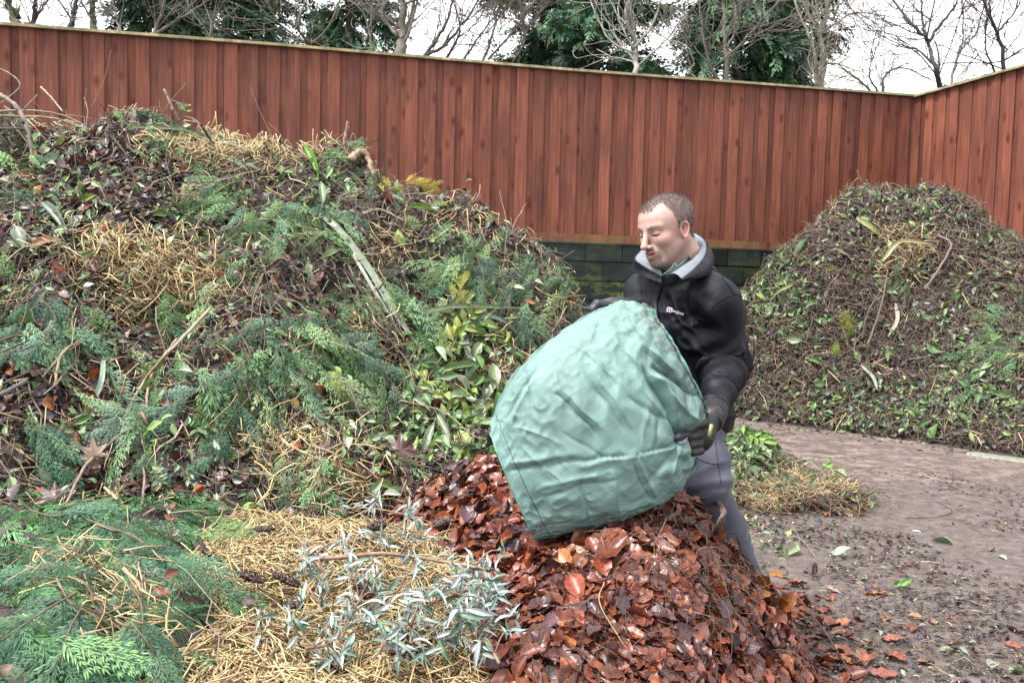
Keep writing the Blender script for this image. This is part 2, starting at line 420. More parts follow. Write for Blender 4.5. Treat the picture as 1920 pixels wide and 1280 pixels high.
# ------------------------------------------------------------------ ground: worn concrete yard with a film of mud
def ground():
    m = bpy.data.materials.new('muddy_concrete'); m.use_nodes = True; nt = m.node_tree; N = nt.nodes; L = nt.links; b = N['Principled BSDF']
    tc = N.new('ShaderNodeTexCoord')
    def noise(s, d=6, r=.6, vec=None, dist=0):
        n = N.new('ShaderNodeTexNoise'); n.inputs['Scale'].default_value = s; n.inputs['Detail'].default_value = d; n.inputs['Roughness'].default_value = r; n.inputs['Distortion'].default_value = dist
        L.new(vec or tc.outputs['Object'], n.inputs['Vector']); return n.outputs['Fac']
    def ramp(f, a, b_, c0, c1):
        r = N.new('ShaderNodeValToRGB'); e = r.color_ramp.elements; e[0].position = a; e[1].position = b_; e[0].color = (*c0, 1); e[1].color = (*c1, 1); L.new(f, r.inputs[0]); return r.outputs[0]
    def mixc(f, a, c, t='MIX'):
        x = N.new('ShaderNodeMix'); x.data_type = 'RGBA'; x.blend_type = t
        if isinstance(f, float): x.inputs[0].default_value = f
        else: L.new(f, x.inputs[0])
        L.new(a, x.inputs[6]); L.new(c, x.inputs[7]); return x.outputs[2]
    at = N.new('ShaderNodeAttribute'); at.attribute_name = 'col'   # r: mud cover
    sp = N.new('ShaderNodeSeparateColor'); L.new(at.outputs['Color'], sp.inputs[0])
    conc = ramp(noise(2.2, 8), .35, .7, (.165, .132, .116), (.27, .222, .20))
    speck = ramp(noise(140, 3), .3, .72, (.62, .6, .58), (1.25, 1.2, 1.2)); conc = mixc(1.0, conc, speck, 'MULTIPLY')
    # streaky scraped smears along the lane
    mp = N.new('ShaderNodeMapping'); mp.inputs['Rotation'].default_value = (0, 0, math.radians(22)); mp.inputs['Scale'].default_value = (1, 3.2, 1); L.new(tc.outputs['Object'], mp.inputs[0])
    sm = ramp(noise(3.0, 7, .65, mp.outputs[0]), .42, .66, (.72, .66, .64), (1.12, 1.1, 1.1)); conc = mixc(1.0, conc, sm, 'MULTIPLY')
    wl = ramp(noise(26, 4, .7, mp.outputs[0]), .66, .72, (0, 0, 0), (1, 1, 1)); pale = N.new('ShaderNodeRGB'); pale.outputs[0].default_value = (.42, .4, .4, 1)
    hf = N.new('ShaderNodeMath'); hf.operation = 'MULTIPLY'; L.new(wl, hf.inputs[0]); hf.inputs[1].default_value = .55
    conc = mixc(hf.outputs[0], conc, pale.outputs[0])
    mud = ramp(noise(16, 8, .7), .3, .7, (.034, .025, .022), (.16, .127, .118))
    mf = N.new('ShaderNodeMath'); mf.operation = 'MULTIPLY_ADD'; L.new(noise(7, 8, .72, None, .6), mf.inputs[0]); mf.inputs[1].default_value = 1.75; L.new(sp.outputs[0], mf.inputs[2])
    fr = ramp(mf.outputs[0], .98, 1.2, (0, 0, 0), (1, 1, 1))
    c = mixc(fr, conc, mud)
    L.new(c, b.inputs['Base Color'])
    rr = ramp(noise(5, 5), .35, .65, (.28,)*3, (.65,)*3); L.new(rr, b.inputs['Roughness'])
    bp = N.new('ShaderNodeBump'); bp.inputs['Strength'].default_value = .9; bp.inputs['Distance'].default_value = .02
    h = mixc(fr, noise(90, 4), noise(34, 8, .75)); L.new(h, bp.inputs['Height']); L.new(bp.outputs[0], b.inputs['Normal'])
    mb = MB()
    X = np.arange(-6, 9.01, .04); Y = np.arange(.3, 14, .04)
    GX, GY = np.meshgrid(X, Y, indexing='ij')
    p = np.stack([GX, GY, GX*0], -1)
    near = np.clip((5.6-GY)/2.2+.45*(fbm(p*.9, 3, 3)), 0, 1)*.55+.12
    near = near*np.clip((GX+.5)/.6, .3, 1)
    Z = fbm(p*.5, 2, 1)*.012+near*(np.maximum(fbm(p*7, 4, 9), -.2)*.014)
    edge = np.minimum.reduce([GX-X[0], X[-1]-GX, GY-Y[0], Y[-1]-GY])
    Z = np.where(edge < .3, Z*edge/.3, Z)
    mb.add(np.stack([GX, GY, Z], -1), q=grid_quads(len(X), len(Y))[:, ::-1], c=np.stack([near, near, near], -1).reshape(-1, 3))
    x0, x1, y0, y1 = X[0], X[-1], Y[0], Y[-1]; B = 600
    ring = [(x0, y0), (x1, y0), (x1, y1), (x0, y1)]; out = [(-B, -B), (B, -B), (B, B), (-B, B)]
    v = [(a, b_, 0) for a, b_ in ring]+[(a, b_, 0) for a, b_ in out]
    mb.add(v, q=[(i, 4+i, 4+(i+1) % 4, (i+1) % 4) for i in range(4)], c=(.2, .2, .2))
    o = mb.build('ground', m); tag(o, 'muddy worn concrete yard surface with scattered dark mud', kind='structure')
ground()
def cracks():
    mb = MB()
    for pl in ([(1560, 880), (1602, 905), (1632, 918), (1622, 942), (1598, 962)], [(1632, 918), (1690, 925), (1745, 940), (1782, 958), (1760, 972), (1700, 975)], [(1782, 958), (1850, 966), (1920, 985)]):
        W = []
        for a, b in pl:
            d = P(a, b, 1.)-CAM; q = CAM-d*(CAM[2]/d[2]); W.append((q[0], q[1], .006))
        W = smooth_path(W, 26); W[:, :2] += .012*np.stack([vnoise(W*9, 1), vnoise(W*9, 2)], -1); W[:, 2] = .012
        s = nrm(np.cross(nrm(np.gradient(W, axis=0)), [0, 0, 1]))*(.0015+.004*rng.random((26, 1)))
        mb.add(np.stack([W-s, W+s], 1).reshape(-1, 3), q=grid_quads(26, 2), c=(.03, .022, .02))
    o = mb.build('ground_crack', M['soil']); tag(o, 'dark branching crack filled with soil in the concrete yard', kind='structure')
cracks()

# ------------------------------------------------------------------ fence and wall
def wood_mat(name, tint, moss=0.):
    m = bpy.data.materials.new(name); m.use_nodes = True; nt = m.node_tree; N = nt.nodes; L = nt.links; b = N['Principled BSDF']
    tc = N.new('ShaderNodeTexCoord'); at = N.new('ShaderNodeAttribute'); at.attribute_name = 'col'
    sp = N.new('ShaderNodeSeparateColor'); L.new(at.outputs['Color'], sp.inputs[0])
    # each board shifts the grain by its own number (blue channel)
    off = N.new('ShaderNodeVectorMath'); off.operation = 'ADD'
    cb = N.new('ShaderNodeCombineXYZ'); ml = N.new('ShaderNodeMath'); ml.operation = 'MULTIPLY'; ml.inputs[1].default_value = 37; L.new(sp.outputs[2], ml.inputs[0])
    L.new(ml.outputs[0], cb.inputs[1]); L.new(ml.outputs[0], cb.inputs[2]); L.new(tc.outputs['Object'], off.inputs[0]); L.new(cb.outputs[0], off.inputs[1])
    def noise(sc, s, d=5, r=.6):
        mp = N.new('ShaderNodeMapping'); mp.inputs['Scale'].default_value = sc; L.new(off.outputs[0], mp.inputs[0])
        n = N.new('ShaderNodeTexNoise'); n.inputs['Scale'].default_value = s; n.inputs['Detail'].default_value = d; n.inputs['Roughness'].default_value = r
        L.new(mp.outputs[0], n.inputs['Vector']); return n.outputs['Fac']
    def ramp(f, *st):
        r = N.new('ShaderNodeValToRGB'); cr = r.color_ramp
        while len(cr.elements) < len(st): cr.elements.new(.5)
        for e, (p_, c_) in zip(cr.elements, st): e.position = p_; e.color = (*c_, 1)
        L.new(f, r.inputs[0]); return r.outputs[0]
    def mx(t, a, c, f=1.0):
        x = N.new('ShaderNodeMix'); x.data_type = 'RGBA'; x.blend_type = t
        if isinstance(f, float): x.inputs[0].default_value = f
        else: L.new(f, x.inputs[0])
        L.new(a, x.inputs[6]); L.new(c, x.inputs[7]); return x.outputs[2]
    g = ramp(noise((1, 1, .045), 55, 6, .65), (.25, tuple(x*.62 for x in tint)), (.5, tint), (.75, tuple(min(1, x*1.35+.01) for x in tint)))
    blot = ramp(noise((1, 1, .35), 3.2, 4), (.3, (.66, .66, .74)), (.7, (1.3, 1.22, 1.1))); c = mx('MULTIPLY', g, blot)
    c = mx('MULTIPLY', c, at.outputs['Color'] if False else sp.outputs[0])
    # knots
    mp = N.new('ShaderNodeMapping'); mp.inputs['Scale'].default_value = (1, 1, .5); L.new(off.outputs[0], mp.inputs[0])
    vo = N.new('ShaderNodeTexVoronoi'); vo.inputs['Scale'].default_value = 6.5; L.new(mp.outputs[0], vo.inputs['Vector'])
    kn = ramp(vo.outputs['Distance'], (.07, (1, 1, 1)), (.24, (0, 0, 0)))
    kc = N.new('ShaderNodeRGB'); kc.outputs[0].default_value = (tint[0]*.5, tint[1]*.3, tint[2]*.25, 1)
    kf = N.new('ShaderNodeMath'); kf.operation = 'MULTIPLY'; kf.inputs[1].default_value = .9; L.new(kn, kf.inputs[0])
    c = mx('MIX', c, kc.outputs[0], kf.outputs[0])
    pale = ramp(noise((1, 1, .12), 14, 5, .7), (.66, (0, 0, 0)), (.74, (.5, .5, .5))); pc = N.new('ShaderNodeRGB'); pc.outputs[0].default_value = (.24, .10, .065, 1)
    c = mx('MIX', c, pc.outputs[0], pale)
    if moss:
        mo = ramp(noise((1, 1, 1), 7, 5), (.4, (0, 0, 0)), (.6, (moss,)*3)); mc = N.new('ShaderNodeRGB'); mc.outputs[0].default_value = (.11, .13, .05, 1); c = mx('MIX', c, mc.outputs[0], mo)
    L.new(c, b.inputs['Base Color']); b.inputs['Roughness'].default_value = .62; b.inputs['Specular IOR Level'].default_value = .18
    bp = N.new('ShaderNodeBump'); bp.inputs['Strength'].default_value = .4; bp.inputs['Distance'].default_value = .004
    L.new(noise((1, 1, .05), 80), bp.inputs['Height']); L.new(bp.outputs[0], b.inputs['Normal'])
    return m
M['board'] = wood_mat('red_brown_stained_board', (.126, .045, .030))
M['rail'] = wood_mat('stained_rail', (.13, .05, .03), .35)
M['cap'] = wood_mat('weathered_cap', (.30, .25, .17), .8)

def wall_mat():
    m = bpy.data.materials.new('mossy_block'); m.use_nodes = True; nt = m.node_tree; N = nt.nodes; L = nt.links; b = N['Principled BSDF']
    tc = N.new('ShaderNodeTexCoord')
    def noise(s, d=6, sc=(1, 1, 1)):
        mp = N.new('ShaderNodeMapping'); mp.inputs['Scale'].default_value = sc; L.new(tc.outputs['Object'], mp.inputs[0])
        n = N.new('ShaderNodeTexNoise'); n.inputs['Scale'].default_value = s; n.inputs['Detail'].default_value = d; n.inputs['Roughness'].default_value = .62; L.new(mp.outputs[0], n.inputs['Vector']); return n.outputs['Fac']
    def ramp(f, *st):
        r = N.new('ShaderNodeValToRGB'); cr = r.color_ramp
        while len(cr.elements) < len(st): cr.elements.new(.5)
        for e, (p_, c_) in zip(cr.elements, st): e.position = p_; e.color = (*c_, 1)
        L.new(f, r.inputs[0]); return r.outputs[0]
    at = N.new('ShaderNodeAttribute'); at.attribute_name = 'col'
    c = ramp(noise(3.2, 7), (.32, (.004, .006, .006)), (.52, (.008, .013, .011)), (.72, (.02, .028, .025)))
    mo = ramp(noise(2.4, 5, (.8, 1, 1.7)), (.5, (0, 0, 0)), (.62, (1, 1, 1)))
    x = N.new('ShaderNodeMix'); x.data_type = 'RGBA'; gz = N.new('ShaderNodeSeparateXYZ'); L.new(tc.outputs['Object'], gz.inputs[0])
    mr = N.new('ShaderNodeMapRange'); mr.inputs[1].default_value = 1.55; mr.inputs[2].default_value = 1.2; mr.inputs[3].default_value = .12; mr.inputs[4].default_value = .9; L.new(gz.outputs[2], mr.inputs[0])
    ml = N.new('ShaderNodeMath'); ml.operation = 'MULTIPLY'; L.new(mo, ml.inputs[0]); L.new(mr.outputs[0], ml.inputs[1]); L.new(ml.outputs[0], x.inputs[0])
    L.new(c, x.inputs[6]); x.inputs[7].default_value = (.10, .135, .025, 1)
    y = N.new('ShaderNodeMix'); y.data_type = 'RGBA'; y.blend_type = 'MULTIPLY'; y.inputs[0].default_value = 1; L.new(x.outputs[2], y.inputs[6]); L.new(at.outputs['Color'], y.inputs[7])
    st = ramp(noise(9, 4, (1.6, 1, .35)), (.64, (0, 0, 0)), (.75, (.5, .5, .5))); z = N.new('ShaderNodeMix'); z.data_type = 'RGBA'; L.new(st, z.inputs[0]); L.new(y.outputs[2], z.inputs[6]); z.inputs[7].default_value = (.09, .105, .12, 1)
    L.new(z.outputs[2], b.inputs['Base Color']); b.inputs['Roughness'].default_value = .6; b.inputs['Specular IOR Level'].default_value = .25
    bp = N.new('ShaderNodeBump'); bp.inputs['Strength'].default_value = .6; bp.inputs['Distance'].default_value = .01; L.new(noise(40), bp.inputs['Height']); L.new(bp.outputs[0], b.inputs['Normal'])
    return m
M['block'] = wall_mat()

FA3, FB3 = P(0, 49, 7.97), P(1711, 184, 10.75); FA, FB = FA3[:2], FB3[:2]
FD = (FB-FA)/np.linalg.norm(FB-FA); FL = np.linalg.norm(FB-FA)
WTOP = 1.76
def fence_run(org, d, L, s0, ztop, label_f, label_w, seed):
    """local x runs along the fence, local -y faces the yard"""
    r = np.random.default_rng(seed); ang = math.atan2(d[1], d[0])
    def root(name, label, cat):
        o = empty(name, (org[0], org[1], 0)); o.rotation_euler = (0, 0, ang); tag(o, label, cat); return o
    f = root('timber_fence', label_f, 'fence')
    def sub(mb, name, mt, root_, smooth=False): return mb.build(name, mt, root_, smooth)
    bd = MB(); x = s0
    while x < L:
        wdt = .124+r.normal()*.002; zt = ztop(x)
        j = r.normal()*.0025; k = 1.02+r.normal()*.10
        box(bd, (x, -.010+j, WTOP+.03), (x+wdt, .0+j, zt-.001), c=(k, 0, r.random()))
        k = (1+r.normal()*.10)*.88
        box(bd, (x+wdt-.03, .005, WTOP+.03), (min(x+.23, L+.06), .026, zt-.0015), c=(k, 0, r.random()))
        x += .198+r.normal()*.0025
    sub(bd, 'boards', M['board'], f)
    def sloped(y0, y1, dz0, dz1, c=(1, 0, .3), seg=3.0):
        mb = MB(); a = s0-.05; i = 0
        while a < L+.03:
            b = min(a+seg, L+.04); z0, z1 = ztop(a), ztop(b); e = r.normal()*.004
            v = [(a, y0+e, z0+dz0), (b-.003, y0+e, z1+dz0), (b-.003, y1+e, z1+dz0), (a, y1+e, z0+dz0), (a, y0+e, z0+dz1), (b-.003, y0+e, z1+dz1), (b-.003, y1+e, z1+dz1), (a, y1+e, z0+dz1)]
            mb.add(v, q=[(0, 3, 2, 1), (4, 5, 6, 7), (0, 1, 5, 4), (2, 3, 7, 6), (1, 2, 6, 5), (3, 0, 4, 7)], c=(c[0]*(1+r.normal()*.08), 0, r.random())); a = b
        return mb
    sub(sloped(-.05, .055, 0, .026), 'capping_rail', M['cap'], f)
    rb = MB(); a = s0-.05
    while a < L:
        b = min(a+2.4+r.random(), L+.01); box(rb, (a, -.052, WTOP+.002), (b-.004, -.023, WTOP+.085+r.normal()*.003), c=(1+r.normal()*.08, 0, r.random())); a = b
    sub(rb, 'bottom_rail', M['rail'], f)
    a = s0+.8
    while a < L: ps = MB(); box(ps, (a, .034, WTOP+.01), (a+.09, .12, ztop(a)-.05), c=(.8, 0, r.random())); sub(ps, 'post', M['rail'], f); a += 2.4
    w_ = root('block_wall', label_w, 'wall')
    bl = MB(); zc = WTOP; row = 0
    while zc > 0:
        z0 = max(zc-.205, -.02); xx = s0-.1-(row % 2)*.22
        while xx < L+.1:
            x1 = min(xx+.44, L+.1)
            if x1-xx > .02:
                e = r.normal()*.003; v = 1+r.normal()*.22
                box(bl, (xx+.005, -.09+e, z0+.005), (x1-.005, .10, zc-.004), c=(v, v, v))
            xx += .44
        zc -= .215; row += 1
    box(bl, (s0-.1, -.078, -.02), (L+.1, .098, WTOP-.01), c=(.55, .6, .55))
    sub(bl, 'block_courses', M['block'], w_)
    cp = MB(); box(cp, (s0-.1, -.098, WTOP-.018), (L+.1, .11, WTOP), c=(1.6, 1.7, 1.8)); sub(cp, 'mortar_cap', M['block'], w_)
fence_run(FA, FD, FL, -3.4, lambda x: FA3[2]+(FB3[2]-FA3[2])*x/FL+.010*math.sin(x*.8), 'long red-brown vertical board fence running behind the heaps', 'dark mossy concrete block wall under the long board fence', 3)
FD2 = np.array([.272, -.962]); FD2 = FD2/np.linalg.norm(FD2)
fence_run(FB+FD2*.03+FD*.03, FD2, 5.4, -.02, lambda x: FB3[2]-.004*x, 'short red-brown board fence turning toward the viewer from the corner', 'block wall carrying the short return fence behind the far heap', 8)

# ------------------------------------------------------------------ trees beyond the fence
TW = [spray_tmpl(5, 2, k+50, droop=.4, wide=.55, wd=.05) for k in range(5)]
def conifer(px, Y, H, R, z_lo, cols, label, seed, n=1500, lean=0., dens=1.):
    r = np.random.default_rng(seed); c = P(px, 150, Y); base = np.array([c[0], c[1], 0])
    root = empty('conifer_tree', base); tag(root, label, 'tree', 'evergreen trees beyond the fence')
    tr = MB(); z = np.linspace(0, H, 14)
    path = np.stack([base[0]+.05*np.sin(z)+lean*z, base[1]+0*z, z], -1); tube(tr, path, np.linspace(.17, .02, 14), 8, (.07, .055, .045))
    lm = MB(); sp, sf, ss, sc_ = [], [], [], []
    nbr = int(H*9)
    for i in range(nbr):
        zz = .8+(H-1)*i/nbr; rad = 1.08*R*min(1, (H-zz)/H*1.5)**.8*(.75+.45*r.random()); a = r.random()*6.28
        o = np.array([base[0]+.05*math.sin(zz)+lean*zz, base[1], zz]); d = np.array([math.cos(a), math.sin(a), 0])
        k = np.linspace(0, 1, 6)[:, None]; pth = o+d*rad*k+np.array([0, 0, 1])*(.12*rad*k-.5*rad*k*k*(.4+.6*r.random()))
        tube(lm, pth, np.linspace(.028, .006, 6), 4, (.06, .05, .04), cap=False)
        inview = 3.0 < zz < H_VIEW(Y)+.6
        m = int((n/nbr)*1.5*(1.5 if inview else .3)*(.4+rad/R))
        for _ in range(m):
            f = r.random()**.6; j = f*5; i0 = min(int(j), 4); q = pth[i0]*(1-(j-i0))+pth[i0+1]*(j-i0)
            sp.append(q+r.normal(size=3)*np.array([.14, .14, .07])); t = d+r.normal(size=3)*.55; t[2] -= .35
            sf.append((r.normal(size=3)*.6+np.array([0, 0, 1]), t)); ss.append((.2+.24*r.random())*(1 if inview else 2.0))
    sp = np.array(sp); nn = np.array([x[0] for x in sf]); tt = np.array([x[1] for x in sf]); ss = np.array(ss)
    fr = frames(nrm(nn), nrm(tt)); fo = MB(); cc = pick(cols, len(sp), .16)
    cl = (1+.35*vnoise(sp*1.3, seed))[:, None]; cc = cc*cl; kk = r.integers(5, size=len(sp))
    for i in range(5):
        m = kk == i; fo.inst(TW[i], sp[m], fr[m], ss[m], cc[m])
    tr.v += lm.v; tr.c += lm.c; tr.q += [x+tr.n for x in lm.q]; tr.n += lm.n; part(tr, 'trunk', M['farbark'], root); part(fo, 'crown', M['farleaf'], root)
def H_VIEW(Y): return 1.25+.36*Y
G1 = [(.07, .16, .08, 2), (.11, .23, .10, 1), (.05, .11, .075, 2)]
G2 = [(.11, .27, .12, 2), (.07, .19, .11, 2), (.19, .34, .14, .8)]
conifer(300, 15.5, 11, 1.15, 2, G1, 'dark dense conifer filling the sky gap nearest the far left bare trunks', 1, 2200)
conifer(425, 17, 12, 1.2, 2, G2, 'mid green conifer standing close beside the dense dark one', 2, 1900)
conifer(505, 18, 14, .8, 2, G1, 'thin tall conifer with a straight dark bare-looking trunk', 3, 600)
conifer(655, 17, 11, 1.15, 2, G2, 'bushy green conifer just before the thick pale trunk', 4, 1700)
conifer(1020, 16, 13, 1.35, 2, G1, 'blackish spruce with drooping layered branches above the middle of the fence', 5, 2000)
conifer(1120, 15, 10, 1.25, 2, G2, 'green conifer directly behind the slim pale birch-like tree', 6, 2200)
conifer(1385, 15.5, 10, 1.15, 2, G2, 'broad bright green conifer behind several thin pale stems', 7, 2400)
conifer(1475, 16.5, 9, 1.15, 2, G1, 'dark conifer merging with the broad bright one on its corner side', 8, 1900)
conifer(1590, 17.5, 5.4, .75, 2, G2, 'low green conifer top barely rising over the fence near the corner', 9, 700)

def bare_tree(Y, limbs, label, seed, cl=(.17, .15, .12), twig=1.0, r0_=.06):
    """limbs: list of (radius px at start, [(px,py),...]); the first one is carried down to the ground as the trunk"""
    r = np.random.default_rng(seed); s = Y/F
    first = limbs[0][1]; b = P(*first[0], Y); base = np.array([b[0]+r.normal()*.05, b[1], 0])
    root = empty('bare_tree', base); tag(root, label, 'tree', 'leafless trees beyond the fence')
    tr = MB(); br = MB(); cl = np.array(cl)
    def grow(p, d, L, rad, lvl):
        n = 5; pts = [p]; q = p.copy(); dd = d.copy()
        for i in range(n):
            dd = nrm(dd+r.normal(size=3)*.16+np.array([0, 0, .06])); q = q+dd*L/n; pts.append(q)
        tube(br, pts, np.linspace(rad, max(rad*.35, .0035), n+1), 4 if lvl else 5, cl*(.8+.5*r.random()), cap=False)
        if lvl < (3 if twig > 1.25 else 2):
            for _ in range(int((2.6 if lvl < 2 else 1.6)*min(twig, 1.3)+r.random())):
                i = r.integers(1, n+1); nd = nrm(nrm(pts[i]-pts[i-1])+r.normal(size=3)*.62+np.array([0, -.0, .18])); grow(pts[i], nd, L*(.45+.25*r.random()), max(rad*.5, .0035), lvl+1)
    for li, (rp, pts) in enumerate(limbs):
        W = []; dy = 0
        for i, (a, b_) in enumerate(pts):
            W.append(P(a, b_, Y+dy)); dy += r.normal()*.12
        W = smooth_path(W, 3+3*len(W)); rad = np.linspace(rp*s*.8, rp*s*.35, len(W))
        W[1:-1] += r.normal(size=(len(W)-2, 3))*rp*s*.25
        if li == 0:
            dn = smooth_path([base, base*.6+W[0]*.4+r.normal(size=3)*.03, W[0]], 8)[:-1]
            W2 = np.concatenate([dn, W]); tube(tr, W2, np.concatenate([np.linspace(rp*s*1.7, rp*s, len(dn)), rad]), 8, cl)
        else: tube(br, W, rad, 6, cl)
        e = nrm(W[-1]-W[-2]); grow(W[-1], e, .9+.6*r.random(), rad[-1]*.9, 0)
        for _ in range(int(3.0*twig*(1+len(W)/9))):
            i = r.integers(1, len(W)); nd = nrm(nrm(W[i]-W[i-1])+r.normal(size=3)*.7+np.array([0, 0, .15])); grow(W[i], nd, .45+.7*r.random(), max(rad[i]*.38, .006), 1)
    part(tr, 'trunk', M['farbark'], root); part(br, 'branches', M['farbark'], root)
DK = (.05, .042, .048); PL = (.23, .21, .17); GR = (.13, .13, .07)
bare_tree(12, [(13, [(40, 60), (22, 25), (5, -30)]), (3, [(36, 50), (2, 5)])], 'thick mossy dark trunk at the extreme left above the fence', 21, GR, 1)
bare_tree(13, [(6, [(58, 55), (66, 10), (60, -40)]), (4, [(52, 52), (78, 20), (96, -20)])], 'grey trunk with a dark fork, second from the left edge', 22, (.12, .1, .09), 1)
bare_tree(14, [(7, [(131, 60), (139, 20), (150, -40)]), (2.5, [(136, 40), (110, 0), (100, -20)])], 'single dark upright stem in the bright gap of sky', 23, DK, .8)
bare_tree(13, [(9, [(178, 62), (174, 20), (180, -40)]), (3, [(176, 40), (150, 5)])], 'ivy green trunk on the left border of the dense conifer', 24, (.07, .09, .04), 1.1)
bare_tree(12, [(5, [(288, 66), (303, 25), (320, -40)]), (4, [(292, 64), (330, 40), (362, 20), (410, -10)]), (3, [(228, 62), (214, 35), (190, 10)]), (2.5, [(393, 78), (395, 40), (375, -10)])], 'sprawling pale shrub tree spreading in front of the dense conifer', 25, PL, 1.5)
bare_tree(14, [(4, [(585, 92), (560, 50), (575, -10)]), (3, [(580, 88), (620, 45), (640, -10)]), (2.5, [(570, 80), (520, 40), (500, 0)])], 'thin twiggy tree between the two pairs of conifers', 26, (.22, .2, .15), 1.3)
bare_tree(13, [(13, [(748, 100), (756, 50), (752, -40)]), (6, [(750, 75), (772, 30), (780, -30)]), (5, [(746, 70), (720, 30), (735, -20)]), (3.5, [(700, 98), (690, 50), (672, -10)])], 'thickest pale trunk forking above the fence in the middle left', 27, PL, 1.3)
bare_tree(14, [(5, [(795, 106), (828, 60), (850, 0)]), (4.5, [(800, 104), (850, 70), (905, -10)]), (3.5, [(838, 108), (862, 60), (852, 0)]), (3, [(870, 112), (905, 60), (960, -10)])], 'leaning many-stemmed bare tree just after the thickest pale trunk', 28, (.16, .13, .11), 1.6)
bare_tree(14, [(3.5, [(905, 115), (925, 60), (930, -20)]), (3, [(915, 112), (970, 50), (1010, -10)]), (2.5, [(960, 118), (985, 70), (975, 0)])], 'slim bare tree fanning out in front of the blackish spruce', 29, (.24, .22, .17), 1.5)
bare_tree(12, [(7, [(1190, 140), (1190, 85), (1176, 30), (1180, -30)]), (4, [(1190, 90), (1222, 50), (1246, -20)]), (3.5, [(1188, 100), (1140, 72), (1108, 5)]), (2.5, [(1189, 95), (1160, 30), (1165, -20)])], 'slim pale birch-like tree with a Y-shaped fork over the middle fence', 30, (.42, .40, .36), 1.1)
bare_tree(12, [(5.5, [(1362, 155), (1360, 95), (1358, 20), (1350, -30)]), (4, [(1344, 152), (1322, 85), (1310, -10)]), (3.5, [(1361, 110), (1400, 70), (1458, 5)]), (3, [(1362, 90), (1385, 40), (1372, -20)]), (2.5, [(1290, 142), (1300, 110), (1265, 80)])], 'pale tree of several straight stems before the broad bright conifer', 31, PL, 1.4)
bare_tree(14, [(8, [(1542, 172), (1545, 110), (1540, 60), (1565, -30)]), (5, [(1530, 168), (1528, 100), (1490, 0)]), (3, [(1542, 60), (1600, 25), (1655, 30)]), (3, [(1560, 40), (1580, 0)])], 'pale gnarled tree on the corner side of the two conifers', 32, (.34, .31, .24), 1.5)
bare_tree(15, [(3, [(1640, 178), (1610, 150), (1580, 130)]), (3, [(1655, 180), (1660, 140), (1700, 128), (1745, 150)]), (2.5, [(1650, 180), (1630, 140), (1640, 100)])], 'low tangle of arching bare twigs left of the fence corner', 33, (.2, .18, .14), 1.8)
bare_tree(11, [(6.5, [(1765, 176), (1752, 120), (1738, 72)]), (4.5, [(1739, 76), (1700, 35), (1668, -10)]), (4, [(1740, 80), (1768, 40), (1790, 15), (1800, -20)]), (3.5, [(1736, 70), (1728, 30), (1730, -20)]), (3, [(1750, 120), (1722, 95), (1700, 88)]), (2.5, [(1762, 165), (1800, 155)])], 'dark crooked tree rising right above the fence corner', 34, DK, 1.0)
bare_tree(13, [(3.5, [(1780, 172), (1792, 120), (1805, 60), (1800, -20)]), (2.5, [(1795, 100), (1830, 60), (1850, -10)])], 'paler slender tree close behind the dark crooked one', 35, (.2, .18, .16), 1.3)
bare_tree(11, [(5, [(1884, 145), (1876, 80), (1855, 30), (1835, -20)]), (2.5, [(1882, 115), (1912, 95), (1950, 80)]), (2.5, [(1870, 60), (1905, 20), (1920, -20)]), (2.5, [(1868, 140), (1848, 90), (1850, 40)])], 'dark tree with a curved stem at the extreme right over the return fence', 36, DK, 1.2)
# ------------------------------------------------------------------ heaps
def Q(px, py, Y): return tuple(P(px, py, Y))
def G0(px, Y, z=-.15):
    p = P(px, 700, Y); return (p[0], p[1], z)
# big heap behind on the left
hA = Heap([Q(-500, 230, 4.0), Q(-250, 235, 4.1), Q(0, 290, 4.2), Q(150, 268, 4.3), Q(300, 277, 4.4), Q(450, 313, 4.45), Q(600, 327, 4.5), Q(700, 348, 4.6), Q(800, 394, 4.7), Q(900, 418, 4.8), Q(985, 450, 4.8), Q(1045, 505, 4.75), Q(1075, 570, 4.7),
  Q(-300, 450, 3.5), Q(0, 450, 3.6), Q(200, 450, 3.7), Q(200, 600, 3.35), Q(0, 620, 3.2), Q(200, 750, 3.0), Q(0, 800, 2.75), Q(200, 900, 2.75), Q(450, 450, 3.9), Q(500, 600, 3.55), Q(500, 750, 3.2), Q(450, 880, 2.95), Q(-300, 800, 2.7),
  Q(720, 480, 4.2), Q(700, 620, 3.8), Q(680, 760, 3.45), Q(870, 560, 4.25), Q(860, 680, 4.0), Q(800, 800, 3.5), Q(980, 560, 4.5), Q(1000, 680, 4.3), Q(900, 850, 3.3), Q(760, 900, 3.1),
  Q(200, 985, 2.75), Q(450, 965, 2.85), Q(650, 960, 2.9), Q(0, 980, 2.6), Q(-300, 1000, 2.5),
  (-3.5, 5.8, 1.3), (-2, 6.0, 1.3), (-.5, 6.0, 1.0), (.4, 5.8, .6), (-3, 7.2, -.1), (-1, 7.3, -.1), (.6, 6.9, -.2), (1.0, 5.6, -.15), (.95, 4.8, -.15), (.85, 4.2, -.1), (.6, 3.6, .05), (.3, 3.1, .15), (-.3, 2.6, .2), (-1, 2.2, .2), (-2, 2.0, .1), (-4.5, 4.4, .8), (-5.2, 5.5, -.1), (-4, 2.6, .2)],
  -5.6, 1.35, 1.9, 7.6, .03, noise=.095, seed=1)
